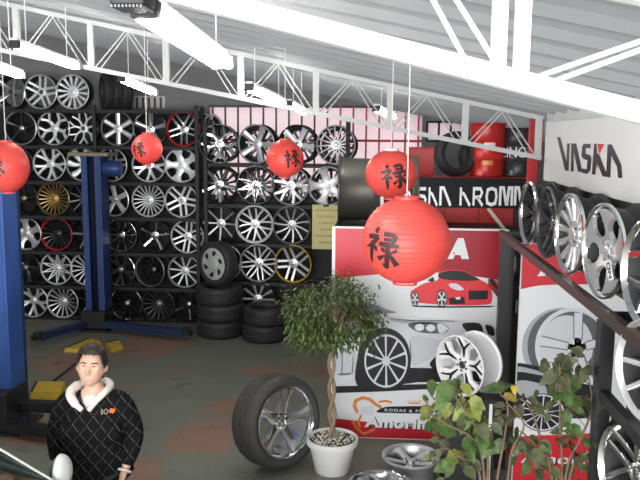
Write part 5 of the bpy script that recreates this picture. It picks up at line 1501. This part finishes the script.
def head_mesh(nu=72, nv=60):
    bm = bmesh.new(); vs_ = [bm.verts.new(head_pt(d)) for d in dirs(nu, nv)]
    for j in range(nv):
        for i in range(nu):
            q = [vs_[j * nu + i], vs_[(j + 1) * nu + i], vs_[(j + 1) * nu + (i + 1) % nu], vs_[j * nu + (i + 1) % nu]]
            bm.faces.new(q)
    bmesh.ops.remove_doubles(bm, verts=bm.verts, dist=1e-5)
    for sx in (-1, 1):   # ears
        r = bmesh.ops.create_uvsphere(bm, u_segments=14, v_segments=10, radius=1)
        for v in r['verts']:
            p = v.co; v.co = Vector((sx * (0.073 + 0.010 * p.x * sx + 0.004), 0.008 + p.y * 0.017 + 0.006 * p.z, 0.0 + p.z * 0.031))
            v.co.x += sx * 0.008 * (v.co.y > 0.008)
    return bm
SKINM = mat('warm_skin', (0.68, 0.41, 0.30), 0.5, 0, 0.06, 20)
LIPM = mat('lip_skin', (0.60, 0.29, 0.24), 0.45, 0, 0.05, 20)
HAIRM = mat('dark_brown_hair', (0.022, 0.015, 0.011), 0.5, 0, 0.3, 60, 0.3)
PYY = 4.05
hcw = atY(91, 367, PYY)
sc_ = hcw.z / 1.600
man = tag(empty('person', (hcw.x + 0.01, PYY, 0)), 'person in a black quilted jacket with cream hood, standing behind the car', 'person')
man.scale = (sc_, sc_, sc_)
HM = Matrix.Translation((0, -0.018, 1.605)) @ Matrix.Scale(1.10, 4) @ Euler((math.radians(-13), math.radians(4), math.radians(9))).to_matrix().to_4x4()
S1, S2 = (0.185, 0.01, 1.385), (-0.185, 0.01, 1.385)
EL, WL = (0.262, 0.055, 1.12), (0.225, -0.085, 0.925)
ER, WR_ = (-0.295, 0.06, 1.11), (-0.235, -0.075, 0.93)
bodyV = [(0, 0, .95, .15, .11), (0, 0, 1.10, .13, .10), (0, 0, 1.28, .15, .105), (0, .005, 1.395, .12, .085), (0, .005, 1.46, .056, .056), (0, -.008, 1.53, .052, .055),
         (S1[0] - .01, .01, 1.36, .046, .046), EL + (.042, .042), WL + (.026, .03), (S2[0] + .01, .01, 1.36, .046, .046), ER + (.042, .042), WR_ + (.026, .03),
         (.095, 0, .86, .085, .09), (.11, -.01, .48, .058, .06), (.12, .015, .09, .038, .042), (-.095, 0, .86, .085, .09), (-.11, -.01, .48, .058, .06), (-.12, .015, .09, .038, .042),
         (.13, -.12, .045, .035, .03), (-.13, -.12, .045, .035, .03)]
bodyE = [(0, 1), (1, 2), (2, 3), (3, 4), (4, 5), (3, 6), (6, 7), (7, 8), (3, 9), (9, 10), (10, 11), (0, 12), (12, 13), (13, 14), (0, 15), (15, 16), (16, 17), (14, 18), (17, 19)]
def hand_meshes(wr, dirv, palm_n, sg):
    """palm chain, then five separate finger chains rooted in the palm"""
    W0 = Vector(wr); d = Vector(dirv).normalized(); n = Vector(palm_n); n = (n - d * n.dot(d)).normalized(); s = d.cross(n) * sg
    out = []
    P = lambda a, b, c: tuple(W0 + d * a + s * b + n * c)
    out.append(skin_mesh([P(.045, 0, 0) + (.034, .019), P(-.01, 0, 0) + (.026, .022), P(.085, 0, .004) + (.037, .015)], [(0, 1), (0, 2)], 2))
    for k, (b, L_) in enumerate(((.030, .068), (.010, .078), (-.011, .072), (-.030, .056))):
        pts = [P(.075, b * 0.85, .002), P(.100, b, .004), P(.100 + L_ * .42, b * 1.03, .014), P(.100 + L_ * .72, b * 1.03, .034), P(.100 + L_ * .82, b * 1.02, .054)]
        out.append(skin_mesh([p + (r, r) for p, r in zip(pts, (.0105, .0100, .0092, .0085, .0075))], [(i, i + 1) for i in range(4)], 2))
    pts = [P(.025, .020, .004), P(.050, .042, .014), P(.078, .052, .026), P(.100, .050, .036)]
    out.append(skin_mesh([p + (r, r) for p, r in zip(pts, (.014, .0125, .0108, .009))], [(0, 1), (1, 2), (2, 3)], 2))
    return out
hl = hand_meshes(WL, (-.28, -.42, -.86), (-.9, 0.3, .1), 1)
hr_ = hand_meshes(WR_, (.30, -.40, -.86), (.9, 0.3, .1), -1)
hb = head_mesh(); hb.transform(HM)
hme = bpy.data.meshes.new('h'); hb.to_mesh(hme); hb.free()
bme = remesh(join_bm(skin_mesh(bodyV, bodyE, 2), hme, *hl, *hr_), 0.0045)
HI = HM.inverted()
bme.materials.clear(); bme.materials.append(SKINM); bme.materials.append(LIPM)
for p in bme.polygons:
    p.use_smooth = True
    q = HI @ p.center
    zz = q.z / 0.116
    if q.y < -0.06 and abs(q.x) < 0.026 and abs(zz + 0.535 - 130 * q.x * q.x) < 0.075 * (1 - abs(q.x) / 0.032): p.material_index = 1
new_obj('body', bme, None, man)
# teeth line, eyes, brows, hair
def on_face(x, z, lift=0.0):
    best = min((d for d in dirs(90, 90) if d[1] < -0.2), key=lambda d: (head_pt(d).x - x) ** 2 + (head_pt(d).z - z) ** 2)
    p = head_pt(best); return HM @ Vector((x, p.y - lift, z))
EYEW = mat('eye_white', (0.75, 0.72, 0.70), 0.25, 0, 0.02); IRIS = mat('dark_iris', (0.03, 0.018, 0.012), 0.2)
for sx in (-1, 1):
    ec = on_face(sx * 0.031, 0.008, -0.0035)
    bm = bmesh.new(); bmesh.ops.create_uvsphere(bm, u_segments=18, v_segments=12, radius=1)
    for v in bm.verts: v.co = Vector((v.co.x * 0.0135, v.co.y * 0.006, v.co.z * 0.0050))
    bm.transform(Matrix.Translation(ec) @ HM.to_3x3().to_4x4()); ey = build('eye', bm, EYEW, man, smooth=180)
    bm = bmesh.new(); bmesh.ops.create_uvsphere(bm, u_segments=14, v_segments=10, radius=0.0052)
    bm.transform(Matrix.Translation(ec + HM.to_3x3() @ Vector((0, -0.0030, 0)))); build('iris', bm, IRIS, ey, smooth=180)
    bm = bmesh.new(); tube(bm, [on_face(sx * x, z, 0.0005) for x, z in ((0.046, 0.011), (0.031, 0.0155), (0.017, 0.0095))], 0.0016, 6); build('lash_line', bm, HAIRM, ey, smooth=60)
    bm = bmesh.new(); tube(bm, [on_face(sx * x, z, 0.001) for x, z in ((0.052, 0.024), (0.040, 0.031), (0.026, 0.030), (0.014, 0.0265))], [0.002, 0.0038, 0.0042, 0.0032], 8); build('eyebrow', bm, HAIRM, man, smooth=60)
bm = bmesh.new(); tube(bm, [on_face(x, z, 0.0008) for x, z in ((-0.022, -0.0545), (-0.011, -0.0590), (0, -0.0605), (0.011, -0.0590), (0.022, -0.0545))], [0.001, 0.0030, 0.0036, 0.0030, 0.001], 6)
build('teeth', bm, EYEW, man, smooth=60)
random.seed(3)
bm = bmesh.new(); nu, nv = 96, 72; D = list(dirs(nu, nv)); keep = {}
def hair_ok(d):
    x, y, z = d
    if z > 0.80: return True
    front = 0.55 + 0.02 * math.cos(14 * x) if abs(x) < 0.58 else 0.55 - (abs(x) - 0.58) * 1.6
    if y < -0.25: return z > front
    if y < 0.12: return z > (0.06 if y < 0.02 else 0.2)
    return z > -0.55
for i, d in enumerate(D):
    if hair_ok(d):
        g = 0.010 + 0.016 * max(0, d[2]) + (random.uniform(0, 0.005) if i >= nu * 3 else 0.003) + (0.010 * gauss((d[2] - 0.74) ** 2, 0.15) if d[1] < -0.1 else 0)
        p = head_pt(d); keep[i] = bm.verts.new(p + Vector(d) * g)
for j in range(nv):
    for i in range(nu):
        q = [j * nu + i, (j + 1) * nu + i, (j + 1) * nu + (i + 1) % nu, j * nu + (i + 1) % nu]
        if all(k in keep for k in q): bm.faces.new([keep[k] for k in q])
bmesh.ops.remove_doubles(bm, verts=bm.verts, dist=1e-5)
bmesh.ops.recalc_face_normals(bm, faces=bm.faces)
bmesh.ops.solidify(bm, geom=bm.faces[:], thickness=0.006)
bm.transform(HM); build('hair', bm, HAIRM, man, smooth=60)

def jacket_mat():
    m = bpy.data.materials.new('black_quilted_cloth'); m.use_nodes = True
    nt = m.node_tree; b = nt.nodes['Principled BSDF']; N = nt.nodes.new; L = nt.links.new
    tc = N('ShaderNodeTexCoord'); sp = N('ShaderNodeSeparateXYZ'); L(tc.outputs['Object'], sp.inputs[0])
    def M_(op, a, b_=None):
        n = N('ShaderNodeMath'); n.operation = op
        for k, v in enumerate((a, b_)):
            if v is None: continue
            if isinstance(v, (int, float)): n.inputs[k].default_value = v
            else: L(v, n.inputs[k])
        return n.outputs[0]
    X, Y, Z = sp.outputs[0], sp.outputs[1], sp.outputs[2]
    xx = M_('ADD', X, M_('MULTIPLY', Y, 0.35))
    u = M_('ADD', M_('MULTIPLY', xx, 1.05), M_('MULTIPLY', Z, 0.9)); v = M_('SUBTRACT', M_('MULTIPLY', xx, 1.05), M_('MULTIPLY', Z, 0.9))
    per = 0.098
    def line(a, other):
        f = M_('FRACT', M_('DIVIDE', M_('ADD', a, 10), per)); ln = M_('LESS_THAN', f, 0.07)
        dash = M_('GREATER_THAN', M_('FRACT', M_('DIVIDE', M_('ADD', other, 10.02), per)), 0.16)
        return M_('MULTIPLY', ln, dash)
    l1, l2 = line(u, v), line(v, u)
    k = M_('MAXIMUM', l1, M_('MULTIPLY', l2, 0.5))
    nz = N('ShaderNodeTexNoise'); nz.inputs['Scale'].default_value = 25; L(tc.outputs['Object'], nz.inputs['Vector'])
    k = M_('MULTIPLY', k, M_('ADD', M_('MULTIPLY', nz.outputs['Fac'], 1.0), 0.3))
    mx = N('ShaderNodeMix'); mx.data_type = 'RGBA'; mx.inputs['A'].default_value = (0.006, 0.006, 0.0065, 1); mx.inputs['B'].default_value = (0.10, 0.10, 0.105, 1)
    L(k, mx.inputs['Factor']); L(mx.outputs['Result'], b.inputs['Base Color'])
    b.inputs['Roughness'].default_value = 0.85; b.inputs['Specular IOR Level'].default_value = 0.15
    bp = N('ShaderNodeBump'); bp.inputs['Strength'].default_value = 0.4; bp.inputs['Distance'].default_value = 0.01
    L(nz.outputs['Fac'], bp.inputs['Height']); L(bp.outputs['Normal'], b.inputs['Normal'])
    return m
jV = [(0, 0, 1.02, .22, .15), (0, 0, .88, .225, .155), (0, 0, .80, .21, .15), (0, -.005, 1.20, .218, .15), (0, 0, 1.355, .20, .135), (0, .012, 1.465, .115, .10),
      (.175, .012, 1.385, .100, .100), (.232, .035, 1.24, .080, .080), EL + (.070, .070), (.245, -.02, 1.02, .062, .062), (WL[0] + .003, WL[1] + .012, WL[2] + .02, .048, .048),
      (-.175, .012, 1.385, .100, .100), (-.25, .04, 1.24, .080, .080), ER + (.070, .070), (-.268, -.01, 1.02, .062, .062), (WR_[0] - .003, WR_[1] + .012, WR_[2] + .02, .048, .048)]
jE = [(0, 1), (1, 2), (0, 3), (3, 4), (4, 5), (4, 6), (6, 7), (7, 8), (8, 9), (9, 10), (4, 11), (11, 12), (12, 13), (13, 14), (14, 15)]
def arm_chain(ids): return skin_mesh([jV[4][:3] + (.10, .09)] + [jV[i] for i in ids], [(i, i + 1) for i in range(len(ids))], 2)
jm = remesh(join_bm(skin_mesh(jV[:6], [(0, 1), (1, 2), (0, 3), (3, 4), (4, 5)], 2), arm_chain(range(6, 11)), arm_chain(range(11, 16))), 0.007)
bm = bmesh.new(); bm.from_mesh(jm)
zV = 1.345
dele = [f for f in bm.faces if (lambda c: c.y < 0.02 and c.z > zV + abs(c.x) * 1.35 and abs(c.x) < 0.10)(f.calc_center_median()) or f.calc_center_median().z > 1.485]
bmesh.ops.delete(bm, geom=dele, context='FACES')
from mathutils.bvhtree import BVHTree
jb = BVHTree.FromBMesh(bm)
bmesh.ops.solidify(bm, geom=bm.faces[:], thickness=0.006)
build('quilted_jacket', bm, jacket_mat(), man, smooth=180, recalc=False)
WHC = mat('white_cotton', (0.80, 0.78, 0.77), 0.85, 0, 0.03, 30, 0.15)
tm = skin_mesh([(0, 0, 1.15, .15, .11), (0, 0, 1.30, .165, .108), (0, .005, 1.40, .115, .09), (0, .005, 1.445, .072, .070)], [(0, 1), (1, 2), (2, 3)], 3)
tm.materials.append(WHC); o = new_obj('tee_shirt', tm, None, man)
for p_ in tm.polygons: p_.use_smooth = True
FLEECE = mat('cream_fleece', (0.78, 0.72, 0.66), 0.95, 0, 0.06, 50, 0.5)
hp = cr([(0.016, -0.128, 1.352), (0.055, -0.118, 1.405), (0.095, -0.075, 1.448), (0.105, 0.02, 1.465), (0.065, 0.095, 1.468), (0, 0.115, 1.468), (-0.07, 0.095, 1.468), (-0.118, 0.02, 1.462), (-0.130, -0.065, 1.440), (-0.085, -0.120, 1.400), (-0.026, -0.134, 1.352)], 5)
m_ = len(hp)
bm = bmesh.new(); tube(bm, hp, [0.008 + 0.019 * math.sin(PI * (0.08 + 0.84 * i / (m_ - 1))) ** 0.6 + (0.008 if i > m_ * 0.68 and i < m_ * 0.92 else 0) for i in range(m_)], 12); build('fleece_hood', bm, FLEECE, man, smooth=180)
DENIM = mat('dark_trousers', (0.03, 0.035, 0.05), 0.8, 0, 0.2, 20)
lm_ = skin_mesh([(0, 0, .93, .165, .125), (.095, 0, .84, .098, .10), (.11, -.01, .48, .075, .078), (.12, .01, .11, .062, .066), (-.095, 0, .84, .098, .10), (-.11, -.01, .48, .075, .078), (-.12, .01, .11, .062, .066)], [(0, 1), (1, 2), (2, 3), (0, 4), (4, 5), (5, 6)], 3)
lm_.materials.append(DENIM); new_obj('trousers', lm_, None, man)
for sx in (-1, 1):
    sm_ = skin_mesh([(sx * .12, .03, .055, .048, .045), (sx * .13, -.08, .042, .046, .036), (sx * .133, -.16, .034, .036, .026), (sx * .12, .02, .11, .046, .046)], [(0, 1), (1, 2), (0, 3)], 2)
    sm_.materials.append(CTRIM); new_obj('shoe', sm_, None, man)
for wr, el in ((WL, EL), (WR_, ER)):
    d = (Vector(wr) - Vector(el)).normalized(); a = Vector(wr) - d * 0.006
    bm = bmesh.new(); tube(bm, [a - d * 0.004, a, a + d * 0.007, a + d * 0.010], [0.044, 0.047, 0.047, 0.042], 18); build('pale_cuff', bm, WHC, man, smooth=60)
# chest emblem: grey ring marks and an orange patch laid on the cloth
def jac(x, z):
    h = jb.ray_cast(Vector((x, -1, z)), Vector((0, 1, 0)))
    return (h[0] + h[1] * (0.003 if h[1].y < 0 else -0.003)) if h[0] else Vector((x, -0.15, z))
EMO = mat('orange_embroidery', (0.75, 0.16, 0.05), 0.7, 0, 0.1, 40); EMG = mat('grey_gold_embroidery', (0.36, 0.33, 0.22), 0.7, 0, 0.1, 40)
ex, ez = 0.128, 1.335
def patch(name, fx, m, closed=True):
    bm = bmesh.new(); c = bm.verts.new(jac(*fx[0])); rg = [bm.verts.new(jac(*q)) for q in fx[1:]]
    for k in range(len(rg)): bm.faces.new((c, rg[k], rg[(k + 1) % len(rg)]))
    return build(name, bm, m, man)
patch('orange_emblem', [(ex + 0.022, ez)] + [(ex + 0.022 + r * math.cos(a), ez + r * 0.9 * math.sin(a)) for a, r in ((0, .020), (.6, .026), (1.2, .016), (1.9, .022), (2.6, .017), (3.3, .021), (4.0, .017), (4.8, .023), (5.6, .018))], EMO)
bm = bmesh.new()
for cx, rx in ((-0.034, 0.005), (-0.012, 0.010)):
    tube(bm, [jac(ex + cx + rx * math.cos(2 * PI * k / 10), ez + 0.015 * math.sin(2 * PI * k / 10)) for k in range(11)], 0.0028, 5)
build('grey_emblem', bm, EMG, man)

# ------------------------------------------------------------------ leafy plants in the foreground
VL = [leaf_mat('broad_leaf_green', (0.045, 0.10, 0.025), (0.12, 0.19, 0.055), 0.5), leaf_mat('broad_leaf_yellowish', (0.10, 0.16, 0.03), (0.29, 0.31, 0.07), 0.5), leaf_mat('broad_leaf_dull', (0.05, 0.08, 0.035), (0.13, 0.13, 0.06), 0.55), leaf_mat('yellow_leaf', (0.55, 0.40, 0.05), (0.62, 0.48, 0.08), 0.5)]
STEM = mat('woody_stem', (0.15, 0.10, 0.065), 0.75, 0, 0.3, 30, 0.2)
TERRA = mat('terracotta_pot', (0.42, 0.17, 0.09), 0.8, 0, 0.2, 12)
def bush(Y, pot_px, leaves, stems, label, seed, extra=1.0, tilt=0.0):
    random.seed(seed)
    b = atY(pot_px, 480, Y)
    root = tag(empty('leafy_plant', (b.x, Y, 0)), label, 'plant', 'leafy plants in the foreground')
    o = Vector((b.x, Y, 0))
    bm = bmesh.new(); lathe(bm, [(0, 0), (0.12, 0), (0.165, 0.30), (0.18, 0.30), (0.18, 0.35), (0.16, 0.35), (0.155, 0.31), (0, 0.31)], 32); build('pot', bm, TERRA, root, smooth=35)
    bm = bmesh.new(); lathe(bm, [(0, 0.325), (0.1, 0.322), (0.156, 0.315), (0.15, 0.30), (0, 0.30)], 24); build('soil', bm, MATS['potting_soil'], root)
    tips = []
    for pts in stems:
        P = [atY(px, py, Y + dy) - o for px, py, dy in pts]
        foot = Vector((random.uniform(-.06, .06), random.uniform(-.06, .06), 0.31))
        path = cr([foot, foot * 0.5 + P[0] * 0.5 + Vector((0, 0, -0.05))] + P, 5)
        bm = bmesh.new(); n_ = len(path); tube(bm, path, [0.009 - 0.006 * i / n_ for i in range(n_)], 7); build('stem', bm, STEM, root, smooth=60)
        tips += path[5:]
    bm = bmesh.new(); tw = bmesh.new()
    for px, py, sz, mi in leaves:
        for rep_ in range(3 if random.random() < extra - 1 else 2):
            p = atY(px + random.uniform(-3, 3) * (1 + rep_ * 3.5), py + random.uniform(-3, 3) * (1 + rep_ * 3.5), Y + random.uniform(-0.12, 0.10)) - o
            L_ = sz * (0.86, 0.6, 0.5)[rep_] / FPX * Y * random.uniform(0.85, 1.1)
            near_ = min(tips, key=lambda t: (t - p).length)
            d = (p - near_); d.z *= 0.4
            d = d.normalized() * 0.7 + Vector((random.uniform(-.8, .8), random.uniform(-.7, .1), random.uniform(-.9, .25)))
            base = p - d.normalized() * L_ * 0.5
            nrm = Vector((random.uniform(-.4, .4), -0.75 + random.uniform(-.3, .3), 0.65 + random.uniform(-.3, .3)))
            leaf(bm, base, d, nrm, L_, L_ * random.uniform(0.72, 0.9), mi, droop=0.25, lobes=1.0)
            mid = near_ * 0.5 + base * 0.5 + Vector((0, 0, 0.012))
            tube(tw, [near_, mid, base], 0.0016, 5)
    build('leaves', bm, VL, root, recalc=False)['kind'] = 'stuff'
    build('twigs', tw, STEM, root, smooth=60)['kind'] = 'stuff'
LV = [(444, 392, 26, 0), (455, 386, 24, 0), (446, 410, 22, 1), (458, 402, 22, 1), (469, 405, 24, 1), (476, 402, 20, 1), (436, 424, 24, 0), (450, 427, 26, 0), (462, 420, 20, 1), (475, 424, 26, 1), (481, 428, 22, 1), (487, 432, 20, 2),
      (440, 463, 28, 0), (445, 447, 20, 2), (455, 452, 22, 1), (434, 452, 16, 2), (427, 410, 18, 1), (423, 416, 15, 1), (432, 408, 14, 1), (469, 442, 20, 0), (474, 449, 20, 0), (482, 442, 22, 0), (496, 447, 24, 0), (488, 438, 20, 2),
      (491, 389, 30, 0), (510, 395, 17, 3), (506, 420, 22, 2), (512, 414, 16, 2), (516, 440, 20, 2), (515, 462, 14, 2), (462, 462, 16, 2), (470, 472, 18, 2), (464, 394, 18, 0), (500, 404, 14, 2), (452, 396, 18, 0), (440, 440, 14, 2),
      (466, 414, 22, 1), (456, 413, 20, 1), (441, 402, 20, 0), (479, 412, 20, 1), (472, 433, 18, 0), (497, 425, 16, 2), (448, 470, 18, 0), (428, 424, 14, 0)]
bush(3.25, 486, LV, [[(488, 470, 0), (484, 440, -.03), (470, 418, -.05), (456, 398, -.06)], [(480, 476, 0), (462, 458, -.04), (446, 448, -.06)], [(498, 474, .03), (504, 440, .02), (508, 405, .0), (500, 394, .0)], [(484, 474, .0), (474, 440, -.05), (448, 425, -.08), (430, 414, -.08)], [(508, 478, .0), (512, 450, -.04), (524, 424, -.04), (506, 402, -.03)]],
     'bushy plant with yellow-green broad leaves below the white wheel', 21, 1.15)
RV = [(559, 369, 26, 2), (550, 378, 24, 2), (566, 362, 22, 2), (570, 358, 18, 2), (573, 384, 24, 0), (567, 398, 24, 0), (553, 388, 22, 2), (563, 419, 22, 0), (545, 368, 18, 2), (556, 376, 24, 2), (587, 368, 18, 2), (595, 366, 16, 2), (581, 374, 16, 2),
      (518, 436, 22, 0), (527, 452, 18, 2), (538, 457, 22, 2), (549, 448, 18, 2), (565, 468, 22, 2), (573, 448, 22, 2), (560, 442, 18, 2), (572, 404, 20, 0), (595, 400, 20, 2), (584, 400, 18, 2), (602, 408, 18, 2), (590, 412, 18, 0), (622, 427, 22, 0), (613, 425, 22, 0), (606, 432, 18, 2),
      (590, 440, 20, 0), (578, 432, 18, 0), (600, 446, 20, 2), (540, 470, 18, 2), (553, 474, 18, 2), (580, 462, 18, 2), (592, 470, 18, 0), (540, 412, 16, 2), (549, 406, 14, 2), (531, 404, 14, 2), (522, 398, 12, 2), (617, 436, 16, 0), (627, 432, 16, 2), (568, 378, 20, 2), (561, 386, 18, 0), (536, 440, 18, 0), (556, 430, 16, 0), (524, 466, 16, 0)]
bush(3.30, 560, RV, [[(562, 472, 0), (560, 430, -.03), (560, 400, -.05), (560, 370, -.06)], [(556, 476, 0), (540, 450, -.04), (522, 432, -.06)], [(566, 474, .0), (580, 440, .0), (592, 408, .0), (588, 374, -.03)], [(570, 476, 0), (590, 450, -.03), (612, 428, -.04), (622, 424, -.04)], [(552, 478, 0), (538, 430, -.02), (530, 408, -.02), (520, 398, -.02)]],
     'dull green leafy plant with woody stems before the wheel-picture board', 33, 1.2)
